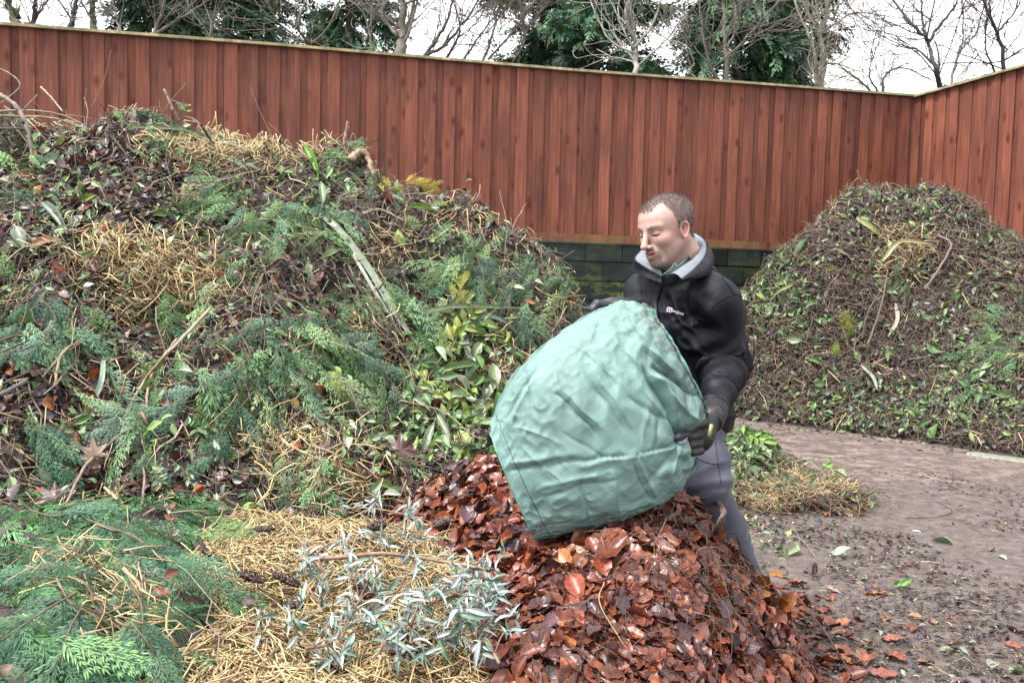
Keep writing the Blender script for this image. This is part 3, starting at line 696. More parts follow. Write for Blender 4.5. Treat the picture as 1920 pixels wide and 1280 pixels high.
# conifer clippings in front on the left
hB = Heap([Q(0, 985, 2.25), Q(150, 965, 2.35), Q(320, 975, 2.35), Q(0, 1110, 1.8), Q(150, 1095, 1.85), Q(290, 1105, 1.86), Q(0, 1240, 1.45), Q(150, 1235, 1.5), Q(240, 1245, 1.53), Q(-200, 1000, 2.2), Q(-200, 1270, 1.4), Q(-500, 1100, 1.9),
  Q(370, 1040, 2.2), (-.55, 1.55, .42), (-.5, 1.9, .45), (-.5, 1.2, .2), (-1, 1.0, .3), (-1.6, 1.0, .25), (-.5, 2.4, .45), (-1, 2.8, .45), (-2, 2.8, .4), (-1, .55, -.1), (-1.9, .6, -.1), (-.3, .9, -.1), (-2.6, 1.6, .1), (-2.8, 2.4, .1)],
  -2.9, 0., .5, 3.1, .03, noise=.035, seed=2)
# straw and manure heap
hC = Heap([Q(370, 1000, 2.3), Q(470, 985, 2.4), Q(600, 985, 2.45), Q(720, 1000, 2.45), Q(330, 1100, 1.95), Q(450, 1100, 1.98), Q(600, 1100, 2.0), Q(740, 1110, 2.0), Q(300, 1270, 1.55), Q(430, 1270, 1.58), Q(600, 1270, 1.62), Q(760, 1270, 1.65),
  Q(860, 1120, 2.05), Q(880, 1270, 1.7), (-.95, 1.7, .3), (-1.0, 2.1, .35), (.0, 1.3, .42), (.12, 1.9, .45), (.1, 2.5, .4), (-.2, 2.9, .35), (-.7, 2.9, .35), (-.6, 1.0, .2), (-.2, 1.0, .2), (-.4, .6, -.1), (.1, .8, -.1), (-1.0, .9, .0), (.35, 2.2, .2), (.3, 1.4, .1)],
  -1.15, .45, .5, 3.1, .025, noise=.045, nscale=4.5, seed=3)
# copper leaf heap
hD = Heap([Q(860, 900, 2.95), Q(960, 890, 2.95), Q(820, 1000, 2.5), Q(950, 1000, 2.35), Q(1060, 1005, 2.25), Q(1160, 985, 2.25), Q(1250, 955, 2.35), Q(1310, 985, 2.4), Q(1370, 1040, 2.42), Q(830, 1130, 2.1), Q(980, 1130, 1.98), Q(1120, 1130, 1.93), Q(1260, 1100, 2.0), Q(1380, 1130, 2.15), Q(1450, 1120, 2.4),
  Q(1470, 1200, 2.35), Q(1520, 1270, 2.4), Q(960, 1270, 1.7), Q(1100, 1270, 1.68), Q(1250, 1270, 1.75), Q(1380, 1270, 1.95), Q(1060, 900, 2.75), Q(1180, 900, 2.7), Q(1240, 925, 2.62), (.55, 2.75, .25), (.8, 2.7, .05), (.95, 2.5, -.02), (1.05, 2.2, -.1), (.9, 1.9, -.1), (.75, 1.6, -.1), (.5, 1.3, -.05), (.2, 1.1, .05), (0, 1.2, .25), (-.1, 1.6, .35), (-.2, 2.1, .42), (-.3, 2.6, .45), (-.1, 3.1, .4), (.2, 3.4, .2), (.45, 3.2, .1), (.75, 3.1, -.1), (0, 3.7, .1), (.5, 3.8, -.1), (.3, .8, -.15), (-.1, .8, -.1)],
  -.5, 1.25, .7, 3.9, .025, noise=.028, seed=4)
# small heap to the right of the man
hE = Heap([Q(1350, 835, 5.6), Q(1400, 822, 5.7), Q(1450, 855, 5.5), Q(1520, 893, 5.35), Q(1390, 900, 5.15), Q(1460, 920, 5.15), Q(1540, 915, 5.2), Q(1300, 880, 5.3), Q(1390, 958, 4.75), Q(1480, 968, 4.7), Q(1570, 955, 4.85), Q(1610, 925, 5.15), Q(1560, 860, 5.7)[:2]+(-.04,), Q(1480, 820, 6.1)[:2]+(-.05,), Q(1380, 800, 6.4)[:2]+(-.04,), Q(1250, 850, 5.6)[:2]+(.05,), Q(1250, 950, 4.7)[:2]+(-.03,), Q(1700, 900, 5.3)[:2]+(-.15,), Q(1650, 1000, 4.4)[:2]+(-.1,), Q(1450, 1050, 4.0)[:2]+(-.1,), Q(1250, 1050, 3.9)[:2]+(-.1,), Q(1150, 900, 5.2)[:2]+(-.1,), Q(1300, 790, 6.8)[:2]+(-.15,), Q(1600, 800, 6.5)[:2]+(-.15,)],
  .5, 2.9, 3.9, 6.9, .03, noise=.05, seed=5)
hE.Z += -.05+.14*vnoise(np.stack([hE.GX*3.1, hE.GY*2.2, hE.GX*0], -1), 77)+.05*vnoise(np.stack([hE.GX*9, hE.GY*7, hE.GX*0], -1), 78)
# far heap in the fence corner
hF = Heap([Q(1615, 358, 8.9), Q(1700, 350, 9.0), Q(1770, 364, 8.95), Q(1840, 408, 8.8), Q(1920, 470, 8.5), Q(1560, 410, 8.9), Q(1500, 455, 8.9), Q(1440, 520, 8.9), Q(1405, 580, 8.9), Q(1390, 660, 8.7), Q(1390, 760, 8.4),
  Q(1500, 800, 7.95), Q(1600, 822, 7.6), Q(1750, 838, 7.15), Q(1920, 870, 6.6), Q(1560, 560, 8.35), Q(1700, 500, 8.45), Q(1700, 620, 8.05), Q(1830, 560, 8.0), Q(1600, 700, 7.95), Q(1750, 740, 7.55), Q(1880, 720, 7.3), Q(1480, 690, 8.3), Q(2050, 600, 7.8), Q(2100, 880, 6.4), (5.6, 8.3, 1.3), (6.2, 7.4, .8), (2.0, 9.2, -.1), (2.6, 9.9, -.05), (3.4, 9.95, .9), (4.3, 10.2, 1.4), (5.0, 9.9, 1.5), (2.2, 8.4, -.1), (2.6, 7.7, -.12), (3.4, 7.0, -.12), (4.2, 6.3, -.1), (5.2, 5.7, -.1), (6.8, 6.3, .1)],
  1.7, 6.9, 5.5, 10.4, .05, noise=.08, nscale=2.2, seed=9, fine=.03)
HEAPS = [hA, hB, hC, hD, hE, hF]
OVER[id(hA)] = [hB, hC, hD]; OVER[id(hB)] = [hC]; OVER[id(hC)] = [hD, hB]; OVER[id(hD)] = [hC]; OVER[id(hE)] = [hD]
def hz(x, y, hs=HEAPS): return np.maximum.reduce([h.h(x, y) for h in hs]+[np.zeros_like(np.asarray(x, float))])
def surf(px, py, lift=0.0, ymin=1.0):
    """first heap or ground point met along the sight line through px, py"""
    Y = np.arange(ymin, 14, .01); d = P(px, py, 1.)-CAM; p = CAM+d[None]*(Y/d[1])[:, None]
    z = hz(p[:, 0], p[:, 1]); k = np.argmax(p[:, 2] <= z) if (p[:, 2] <= z).any() else len(Y)-1
    q = p[k].copy(); e = .03
    gx = (hz(q[0]+e, q[1])-hz(q[0]-e, q[1]))/(2*e); gy = (hz(q[0], q[1]+e)-hz(q[0], q[1]-e))/(2*e)
    n = nrm(np.array([-gx, -gy, 1.])); return q+n*lift, n

hF.Z += np.clip((hF.Z+.1)/.6, 0, 1)*(.05*(1-2*np.abs(vnoise(np.stack([hF.GX*2.2, hF.GY*1.7, hF.GX*0+8], -1), 41)))-.05)
gx_, gy_ = np.gradient(hF.Z, hF.st); hF.N = nrm(np.stack([-gx_, -gy_, np.ones_like(gx_)], -1))
hA.Z += np.clip((hA.Z+.1)/.5, 0, 1)*(.085*(1-2*np.abs(vnoise(np.stack([hA.GX*2.1, hA.GY*1.6, hA.GX*0+3], -1), 31)))-.055+.045*(1-2*np.abs(vnoise(np.stack([hA.GX*4.5, hA.GY*4, hA.GX*0+5], -1), 33))))
gx_, gy_ = np.gradient(hA.Z, hA.st); hA.N = nrm(np.stack([-gx_, -gy_, np.ones_like(gx_)], -1))
def heap_root(name, h, x, y, label, cat='heap'):
    r = empty(name, (x, y, 0)); tag(r, label, cat); part(h.mesh(), 'core', M['soil'], r); return r

DARK = [(.095, .062, .062, 4), (.15, .095, .092, 3), (.23, .15, .13, 1.5), (.075, .06, .066, 2), (.30, .16, .10, .5)]
GRN = [(.18, .31, .12, 3), (.30, .43, .20, 1.8), (.10, .21, .07, 2.2), (.34, .46, .12, .8)]
GREY = [(.17, .22, .17, 2), (.25, .30, .24, 1)]
TWG = [(.16, .115, .09, 3), (.09, .065, .055, 2), (.29, .22, .16, 2.2), (.40, .32, .22, 1.2)]
STR = [(.70, .51, .24, 4), (.82, .65, .36, 2.5), (.36, .25, .12, 2), (.22, .14, .08, 1)]
CON = [(.15, .32, .13, 4), (.24, .43, .17, 2), (.09, .21, .11, 2.2), (.33, .48, .22, 1.5)]
BRN = [(.31, .088, .036, 3), (.22, .064, .034, 4), (.15, .052, .038, 3.5), (.42, .15, .055, 1), (.10, .048, .048, 1.5)]

# ---- big heap
rA = heap_root('green_waste_heap', hA, -1.6, 4.2, 'huge mixed heap of hedge clippings, twigs and rotting leaves before the long fence')
W_con = blobs([(320, 260, 70, 40, 5), (400, 385, 70, 40, 6), (540, 425, 80, 55, 5), (690, 300, 70, 45, 5), (455, 520, 60, 40, 3), (870, 500, 90, 60, 4), (960, 570, 60, 50, 4), (60, 620, 70, 80, 7), (330, 590, 90, 35, 4), (580, 640, 90, 60, 6), (650, 720, 80, 60, 5), (450, 760, 120, 60, 7), (290, 830, 60, 50, 6), (60, 850, 60, 60, 6), (1040, 500, 40, 60, 6), (700, 560, 60, 50, 3), (800, 450, 50, 40, 2), (480, 690, 60, 40, 4), (130, 800, 50, 60, 2), (560, 900, 60, 40, 2), (250, 690, 50, 30, 2)], .2)
W_str = blobs([(430, 290, 130, 28, 14), (560, 285, 60, 18, 5), (200, 490, 90, 38, 11), (310, 520, 90, 60, 7), (560, 840, 120, 60, 2.2), (620, 920, 90, 40, 3), (360, 560, 50, 60, 3), (700, 640, 60, 60, 1.2), (860, 430, 60, 30, 1.2), (920, 720, 60, 50, 2), (240, 560, 60, 60, 3), (700, 480, 60, 40, 1.)], .32)
W_drk = blobs([(180, 340, 140, 90, 3), (120, 450, 120, 70, 2.5), (130, 720, 120, 120, 2.5), (250, 900, 180, 80, 2.5), (420, 640, 60, 50, 1.5), (560, 530, 60, 40, 1.5), (900, 410, 60, 30, 1.2), (620, 770, 60, 50, 1.5)], .55)
W_grn = blobs([(600, 380, 40, 60, 2), (850, 650, 80, 50, 4), (840, 740, 90, 60, 2.6), (860, 830, 90, 60, 2.6), (110, 400, 100, 100, 1.6), (740, 820, 60, 60, 2), (350, 890, 60, 50, 1.5), (640, 840, 70, 50, 2)], .45)
mb = MB()
scat_leaves(mb, hA, 15000, BEECH, (.03, .075), DARK, .018, .75, W_drk, .4)
scat_leaves(mb, hA, 500, BEECH, (.04, .09), BRN, .03, .6, W_drk, .4)
part(mb, 'dead_leaves', M['wetleaf'], rA)['kind'] = 'stuff'
mb = MB()
scat_leaves(mb, hA, 5200, BROAD, (.025, .065), GRN+GREY, .03, .7, W_grn, .3)
scat_leaves(mb, hA, 620, BROAD, (.06, .11), [(.26, .40, .12, 2), (.36, .46, .12, 1.4), (.16, .30, .09, 2), (.40, .5, .3, 1)], .04, .5, blobs([(850, 640, 70, 55, 6), (840, 740, 90, 60, 4), (860, 830, 90, 60, 3), (600, 380, 30, 60, 1)], .05), .3)
scat_leaves(mb, hA, 1500, BROAD, (.03, .07), [(.30, .42, .22, 3), (.42, .52, .34, 2), (.22, .38, .12, 1)], .05, .6, W_grn, .3)
part(mb, 'green_leaves', M['leaf'], rA)['kind'] = 'stuff'
mb = MB()
scat_stalks(mb, hA, 19000, (.03, .24), (.0011, .0028), TWG, .022, .3, None, .1, 4, .35, tip=.5)
scat_stalks(mb, hA, 900, (.25, .6), (.002, .0045), TWG, .035, .3, None, .07, 6, .5, tip=.4)
part(mb, 'twigs', M['bark'], rA)['kind'] = 'stuff'
mb = MB()
scat_stalks(mb, hA, 20000, (.03, .13), (.0014, .0030), STR, .02, .3, W_str, .07, 3, .3)
scat_stalks(mb, hA, 3200, (.06, .2), (.0016, .0032), STR[:2]+[(.5, .36, .18, 1)], .045, .35, W_str, .10, 4, .5)
part(mb, 'straw', M['straw'], rA)['kind'] = 'stuff'
mb = MB()
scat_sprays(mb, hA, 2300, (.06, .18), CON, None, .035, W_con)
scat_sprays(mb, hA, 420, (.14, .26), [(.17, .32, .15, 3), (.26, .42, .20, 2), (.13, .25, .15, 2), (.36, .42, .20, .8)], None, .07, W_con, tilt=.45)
part(mb, 'conifer_clippings', M['needle'], rA)['kind'] = 'stuff'

# ---- conifer clippings heap
rB = heap_root('conifer_clippings_heap', hB, -1.3, 1.8, 'low heap of fresh feathery conifer clippings in the nearest left corner')
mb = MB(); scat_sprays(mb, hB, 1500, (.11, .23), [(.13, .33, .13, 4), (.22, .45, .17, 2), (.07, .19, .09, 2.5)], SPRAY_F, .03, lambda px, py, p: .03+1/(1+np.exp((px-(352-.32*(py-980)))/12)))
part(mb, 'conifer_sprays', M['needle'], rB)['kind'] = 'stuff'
mb = MB(); WB = blobs([(140, 1100, 70, 30, 5), (200, 1190, 60, 60, 4), (260, 1130, 40, 40, 3)], .12)
scat_stalks(mb, hB, 750, (.03, .13), (.001, .002), STR, .035, .3, WB, .08); part(mb, 'straw', M['straw'], rB)['kind'] = 'stuff'
mb = MB(); scat_leaves(mb, hB, 120, BEECH, (.03, .06), DARK+BRN[:2], .05, .6); part(mb, 'dead_leaves', M['wetleaf'], rB)['kind'] = 'stuff'
mb = MB(); scat_stalks(mb, hB, 260, (.08, .3), (.0012, .003), TWG, .03, .3, None, .08, 5, tip=.5); part(mb, 'twigs', M['bark'], rB)['kind'] = 'stuff'

# ---- straw heap
rC = heap_root('straw_heap', hC, -.5, 1.9, 'low golden heap of strawy stable bedding between the conifer clippings and the copper leaves')
M['manure'] = mat('strawy_manure', (.34, .22, .09), .8, attr=False, noise=(45, .4, 1.5), bump=(70, 1, .02))
bpy.data.objects[rC.children[0].name].data.materials[0] = M['manure']
mb = MB(); WC = lambda px, py, p: .02+1/(1+np.exp(-(px-(345-.32*(py-980)))/14))
scat_stalks(mb, hC, 19000, (.012, .07), (.0010, .0024), STR, .009, .22, WC, .05); scat_stalks(mb, hC, 1100, (.07, .15), (.0013, .0024), STR[:2], .014, .2, WC, .05)
part(mb, 'straw_stalks', M['straw'], rC)['kind'] = 'stuff'
mb = MB(); scat_leaves(mb, hC, 1500, BROAD_S, (.008, .02), [(.16, .09, .05), (.26, .17, .08)], .006, .7, WC)
part(mb, 'chaff', M['wetleaf'], rC)['kind'] = 'stuff'

# ---- copper leaf heap
rD = heap_root('leaf_heap', hD, .5, 2.1, 'heap of wet copper-brown autumn leaves under the green sack')
M['copper'] = mat('wet_copper_leaf', rough=.38, spec=.4, noise=(60, .7, 1.2), trans=.08, bump=(140, .15, .003))
mb = MB()
scat_leaves(mb, hD, 3600, BEECH, (.042, .08), BRN, .010, .28, None, .8)
scat_leaves(mb, hD, 4200, BEECH, (.042, .078), [(.25, .078, .044, 3), (.18, .062, .042, 4), (.12, .05, .048, 3.5), (.30, .08, .04, 1)], .008, .22, blobs([(1180, 1100, 260, 170, 5)], .1), .8)
scat_leaves(mb, hD, 1200, BEECH, (.045, .08), [(.32, .085, .04, 3), (.25, .065, .035, 3), (.42, .15, .06, .6), (.09, .045, .05, 2.5)], .018, .4, blobs([(930, 1060, 120, 90, 5), (900, 930, 70, 60, 3), (1050, 1040, 100, 60, 2), (1400, 1150, 80, 100, 2), (1050, 1240, 140, 60, 1.5)], .2), .5)
part(mb, 'copper_leaves', M['copper'], rD)['kind'] = 'stuff'
mb = MB(); scat_leaves(mb, hD, 1800, BROAD_S, (.008, .022), BRN[2:], .012, .6); part(mb, 'leaf_crumbs', M['wetleaf'], rD)['kind'] = 'stuff'
mb = MB(); scat_stalks(mb, hD, 1300, (.03, .18), (.0007, .0016), [(.16, .09, .06, 3), (.09, .055, .045, 3), (.28, .19, .10, 1)], .02, .15, blobs([(1150, 1020, 200, 50, 2), (1330, 1130, 70, 100, 3)], .4), .12, 5, .7, tip=.5)
part(mb, 'stems', M['bark'], rD)['kind'] = 'stuff'

# ---- small heap beyond the man
rE = heap_root('weed_heap', hE, 1.5, 5.3, 'small low heap of leafy weeds and straw beside the man, on the yard side')
mb = MB(); WE = blobs([(1530, 905, 60, 35, 6), (1440, 935, 80, 25, 4), (1380, 900, 30, 30, 1)], .2)
scat_stalks(mb, hE, 5200, (.04, .18), (.0014, .0028), STR, .03, .3, WE, .1); part(mb, 'straw', M['straw'], rE)['kind'] = 'stuff'
mb = MB(); scat_leaves(mb, hE, 2200, BROAD, (.03, .10), [(.22, .36, .13, 3), (.30, .42, .20, 2), (.14, .24, .10, 2)], .05, .7, blobs([(1400, 830, 60, 40, 5), (1390, 880, 60, 50, 2)], .15)); part(mb, 'green_leaves', M['leaf'], rE)['kind'] = 'stuff'
mb = MB(); scat_stalks(mb, hE, 1500, (.08, .45), (.0016, .0035), TWG, .04, .3, None, .12, 5, tip=.5); part(mb, 'twigs', M['bark'], rE)['kind'] = 'stuff'
mb = MB(); scat_leaves(mb, hE, 1600, BEECH, (.02, .06), DARK+BRN[:2], .015, .6); part(mb, 'dead_leaves', M['wetleaf'], rE)['kind'] = 'stuff'

# ---- far heap
rF = heap_root('far_waste_heap', hF, 4.2, 8.6, 'tall cone of brown garden waste standing in the fence corner')
mb = MB(); scat_leaves(mb, hF, 21000, BROAD_S, (.03, .08), DARK+[(.10, .07, .055, 3)], .03, .8, None, .4, .1); part(mb, 'dead_leaves', M['wetleaf'], rF)['kind'] = 'stuff'
mb = MB(); WF = blobs([(1460, 560, 60, 90, 3), (1640, 790, 200, 40, 2.5), (1850, 730, 100, 80, 1.6), (1700, 380, 120, 50, 1.2), (1800, 650, 60, 80, .6)], .5)
scat_leaves(mb, hF, 5200, BROAD_S, (.04, .10), GRN+GREY, .05, .7, WF, .3, .1); scat_leaves(mb, hF, 240, BROAD, (.10, .2), GRN, .06, .5, WF, .3, .1)
part(mb, 'green_leaves', M['leaf'], rF)['kind'] = 'stuff'
mb = MB(); scat_stalks(mb, hF, 17000, (.08, .35), (.0022, .005), [(.18, .125, .10, 4), (.28, .20, .15, 2), (.10, .075, .06, 2.4), (.40, .30, .19, 1)], .045, .4, None, .12, 4, .5, .1, tip=.5); part(mb, 'twigs', M['bark'], rF)['kind'] = 'stuff'
mb = MB(); scat_stalks(mb, hF, 900, (.08, .3), (.003, .005), STR, .05, .4, blobs([(1690, 490, 60, 40, 6)], .15), .1, 3, .5, .1); part(mb, 'straw', M['straw'], rF)['kind'] = 'stuff'
mb = MB(); scat_sprays(mb, hF, 260, (.13, .30), [(.10, .22, .10, 3), (.16, .30, .13, 2)], SPRAY, .05, blobs([(1860, 640, 40, 60, 6), (1830, 720, 70, 40, 4), (1890, 440, 25, 30, 5), (1690, 540, 30, 25, 3), (1640, 780, 60, 20, 1)], .05), back=.1); part(mb, 'conifer_clippings', M['needle'], rF)['kind'] = 'stuff'
# ------------------------------------------------------------------ signed distance modelling
def ell(p, c, r):
    q = (p-np.asarray(c))/np.asarray(r); k0 = np.linalg.norm(q, axis=-1); k1 = np.linalg.norm(q/np.asarray(r), axis=-1)+1e-9
    return k0*(k0-1)/k1
def cap(p, a, b, ra, rb=None):
    rb = ra if rb is None else rb; a = np.asarray(a, float); b = np.asarray(b, float); ba = b-a
    h = np.clip(((p-a)@ba)/(ba@ba), 0, 1); return np.linalg.norm(p-a-h[..., None]*ba, axis=-1)-(ra+(rb-ra)*h)
def smin(a, b, k):
    h = np.clip(.5+.5*(b-a)/k, 0, 1); return b*(1-h)+a*h-k*h*(1-h)
def smax(a, b, k): return -smin(-a, -b, k)
def nets(f, lo, hi, h):
    lo = np.array(lo, float); n = (np.ceil((np.array(hi)-lo)/h)).astype(int)+1
    g = np.stack(np.meshgrid(*[lo[i]+np.arange(n[i])*h for i in range(3)], indexing='ij'), -1)
    D = np.empty(n)
    for i in range(0, n[0], 24): D[i:i+24] = f(g[i:i+24])
    S = D < 0; nx, ny, nz = n
    cn = [(i, j, k) for i in (0, 1) for j in (0, 1) for k in (0, 1)]
    sl = lambda A, c: A[c[0]:nx-1+c[0], c[1]:ny-1+c[1], c[2]:nz-1+c[2]]
    cnt = sum(sl(S, c).astype(int) for c in cn); act = (cnt > 0) & (cnt < 8)
    idx = np.full(act.shape, -1); idx[act] = np.arange(act.sum())
    base = np.argwhere(act); vals = {c: sl(D, c)[act] for c in cn}
    acc = np.zeros((len(base), 3)); m = np.zeros(len(base))
    for a in cn:
        for ax in range(3):
            if a[ax] == 0:
                b = list(a); b[ax] = 1; b = tuple(b); fa, fb = vals[a], vals[b]; k = (fa < 0) != (fb < 0)
                t = np.where(k, fa/np.where(fa == fb, 1, fa-fb), 0); pt = np.array(a, float)[None]+t[:, None]*(np.array(b)-np.array(a))[None]
                acc += np.where(k[:, None], pt, 0); m += k
    V = lo+(base+acc/m[:, None])*h; Q = []
    for ax in range(3):
        s0 = [slice(None)]*3; s1 = [slice(None)]*3; s0[ax] = slice(0, -1); s1[ax] = slice(1, None)
        A = S[tuple(s0)]; B = S[tuple(s1)]; e = np.argwhere(A != B); o1, o2 = [(1, 2), (2, 0), (0, 1)][ax]
        e = e[(e[:, o1] > 0) & (e[:, o2] > 0) & (e[:, o1] < n[o1]-1) & (e[:, o2] < n[o2]-1)]
        ins = A[tuple(e.T)]
        def cell(d1, d2):
            c = e.copy(); c[:, o1] -= d1; c[:, o2] -= d2; return idx[tuple(c.T)]
        q = np.stack([cell(1, 1), cell(0, 1), cell(0, 0), cell(1, 0)], -1); q[~ins] = q[~ins][:, ::-1]; Q.append(q)
    Q = np.concatenate(Q); Q = Q[(Q >= 0).all(1)]
    return V, Q
def grad(f, V, e=.002):
    return nrm(np.stack([f(V+np.eye(3)[i]*e)-f(V-np.eye(3)[i]*e) for i in range(3)], -1))
from mathutils.bvhtree import BVHTree
def bvh(V, Q): return BVHTree.FromPolygons([tuple(v) for v in V], [tuple(int(i) for i in q) for q in Q])
def hit(tree, px, py):
    d = Vector(P(px, py, 1.)-CAM).normalized(); l, n, i, r = tree.ray_cast(Vector(CAM), d)
    return (None, None) if l is None else (np.array(l), np.array(n))
def rotm(rz, rx, ry=0.):
    return np.array(Matrix.Rotation(rz, 3, 'Z')@Matrix.Rotation(rx, 3, 'X')@Matrix.Rotation(ry, 3, 'Y'))

M['skin'] = mat('skin', rough=.48, sss=.12, noise=(120, .93, 1.06), bump=(350, .25, .001))
M['hair'] = mat('hair', rough=.6, spec=.3)
M['jacket'] = mat('navy_shell_fabric', rough=.6, spec=.22, noise=(9, .85, 1.2), bump=(30, .3, .010), sheen=0)
M['lining'] = mat('grey_lining', rough=.6, noise=(30, .88, 1.1), bump=(90, .4, .002))
M['fleece'] = mat('green_fleece', rough=.9, noise=(60, .8, 1.2))
M['trouser'] = mat('grey_blue_cotton', rough=.75, spec=.25, noise=(18, .82, 1.15), bump=(320, .3, .001), sheen=.1)
M['glove'] = mat('black_glove', rough=.52, spec=.4, noise=(50, .7, 1.3), bump=(160, .5, .002))
M['boot'] = mat('boot_leather', rough=.6, noise=(30, .7, 1.2), bump=(80, .4, .003))
M['print'] = mat('printed_mark', rough=.5)

man = empty('person', (.6, 2.75, 0)); tag(man, 'man in a navy jacket looking down while tipping out a green sack', 'person')
# ---- head and neck
HO = P(1250, 428, 2.60); HR = rotm(math.radians(-55), math.radians(18), math.radians(-3)); HS = np.array([.91, .94, .885])
def headf(p):
    d = ell(p, (0, .014, .036), (.075, .093, .080))
    d = smin(d, ell(p, (0, -.03, .035), (.066, .06, .062)), .02)
    d = smin(d, ell(p, (0, -.032, -.03), (.058, .056, .075)), .03)
    ax = np.abs(p[..., 0]); m = p.copy(); m[..., 0] = ax
    d = smin(d, cap(m, (.050, .012, -.045), (.016, -.066, -.094), .017, .016), .03)
    d = smin(d, ell(m, (0, -.072, -.098), (.026, .020, .020)), .015)
    d = smin(d, ell(m, (.037, -.060, -.024), (.023, .022, .022)), .018)       # cheek
    d = smin(d, cap(m, (.010, -.082, .024), (.043, -.068, .022), .010, .009), .014)  # brow
    d = smax(d, -ell(m, (.031, -.101, .003), (.021, .018, .0125)), .010)       # socket
    d = smin(d, ell(m, (.031, -.0735, .001), (.0150, .0125, .0115)), .004)    # lidded eye
    d = smin(d, cap(m, (0, -.086, .016), (0, -.111, -.031), .0085, .0112), .009)  # nose
    d = smin(d, ell(m, (0, -.1135, -.0345), (.0122, .0110, .0100)), .006)
    d = smin(d, ell(m, (.0135, -.1000, -.0385), (.0070, .0105, .0075)), .005)
    d = smax(d, -ell(m, (.0080, -.106, -.0490), (.0042, .0060, .0035)), .003)
    d = smin(d, ell(m, (0, -.083, -.064), (.030, .014, .022)), .014)           # muzzle
    d = smin(d, cap(m, (0, -.0985, -.0585), (.026, -.0835, -.0575), .0048, .0028), .004)  # upper lip
    d = smin(d, cap(m, (0, -.0945, -.0765), (.024, -.0825, -.0655), .0068, .0036), .004)  # lower lip
    d = smax(d, -cap(m, (0, -.101, -.0675), (.022, -.088, -.0620), .0046, .0020), .002)  # open mouth
    d = smin(d, cap(p, (0, .028, -.03), (0.0, .075, -.19), .051, .058), .03)       # neck
    d = smin(d, cap(m, (.0, -.030, -.10), (.0, .020, -.2), .030, .04), .03)
    d = smin(d, ell(p, (0, .085, -.24), (.085, .06, .07)), .05)
    # ears
    a = math.radians(14); u = ((p[..., 1]-.001)*math.cos(a)-(p[..., 2]+.012)*math.sin(a))/.80; v = ((p[..., 1]-.001)*math.sin(a)+(p[..., 2]+.012)*math.cos(a))/.84
    wv = ax-.071-.25*np.maximum(u, -.01)
    hw = .0165+.004*np.clip(v/.03, -1, 1); rr_ = np.sqrt((u/hw)**2+(v/.0305)**2)
    d = smin(d, np.sqrt(((rr_-1)*.019)**2+(wv-.0075)**2)-.0033, .004)
    d = smin(d, np.maximum((rr_-1)*.017, np.abs(wv)-.0035), .004)
    d = smin(d, np.sqrt(((np.sqrt(((u+.001)/.0095)**2+((v+.003)/.019)**2)-1)*.011)**2+(wv-.004)**2)-.0024, .003)
    return d
hv, hq = nets(headf, (-.17, -.135, -.33), (.17, .20, .125), .0026)
def hair_line(x, y):
    phi = np.degrees(np.arctan2(np.abs(x), -(y-.005)))
    return np.interp(phi, [0, 22, 36, 50, 62, 72, 79, 87, 93, 104, 116, 135, 180], [.074, .077, .091, .089, .066, .030, -.006, -.010, .016, .014, -.030, -.050, -.062])
def hair_mask(L, j=0.):
    return (L[:, 2] > hair_line(L[:, 0], L[:, 1])+.006*vnoise(L*260)+.004*vnoise(L*900, 4)+j) & (np.linalg.norm((L-[0, .01, 0])/[.086, .12, .12], axis=-1) < 1.15)
def beard_mask(L):
    x, y, z = np.abs(L[:, 0]), L[:, 1], L[:, 2]
    lips = (((x/.024)**2+((z+.0675)/.0135)**2) < 1)
    mous = (x < .033) & (z < -.046) & (z > -.062) & (y < -.08) & (z < -.043-.25*x)
    chin = (x < .031) & (z <= -.060) & (z > -.125) & (y < -.035)
    return (mous | chin) & ~lips
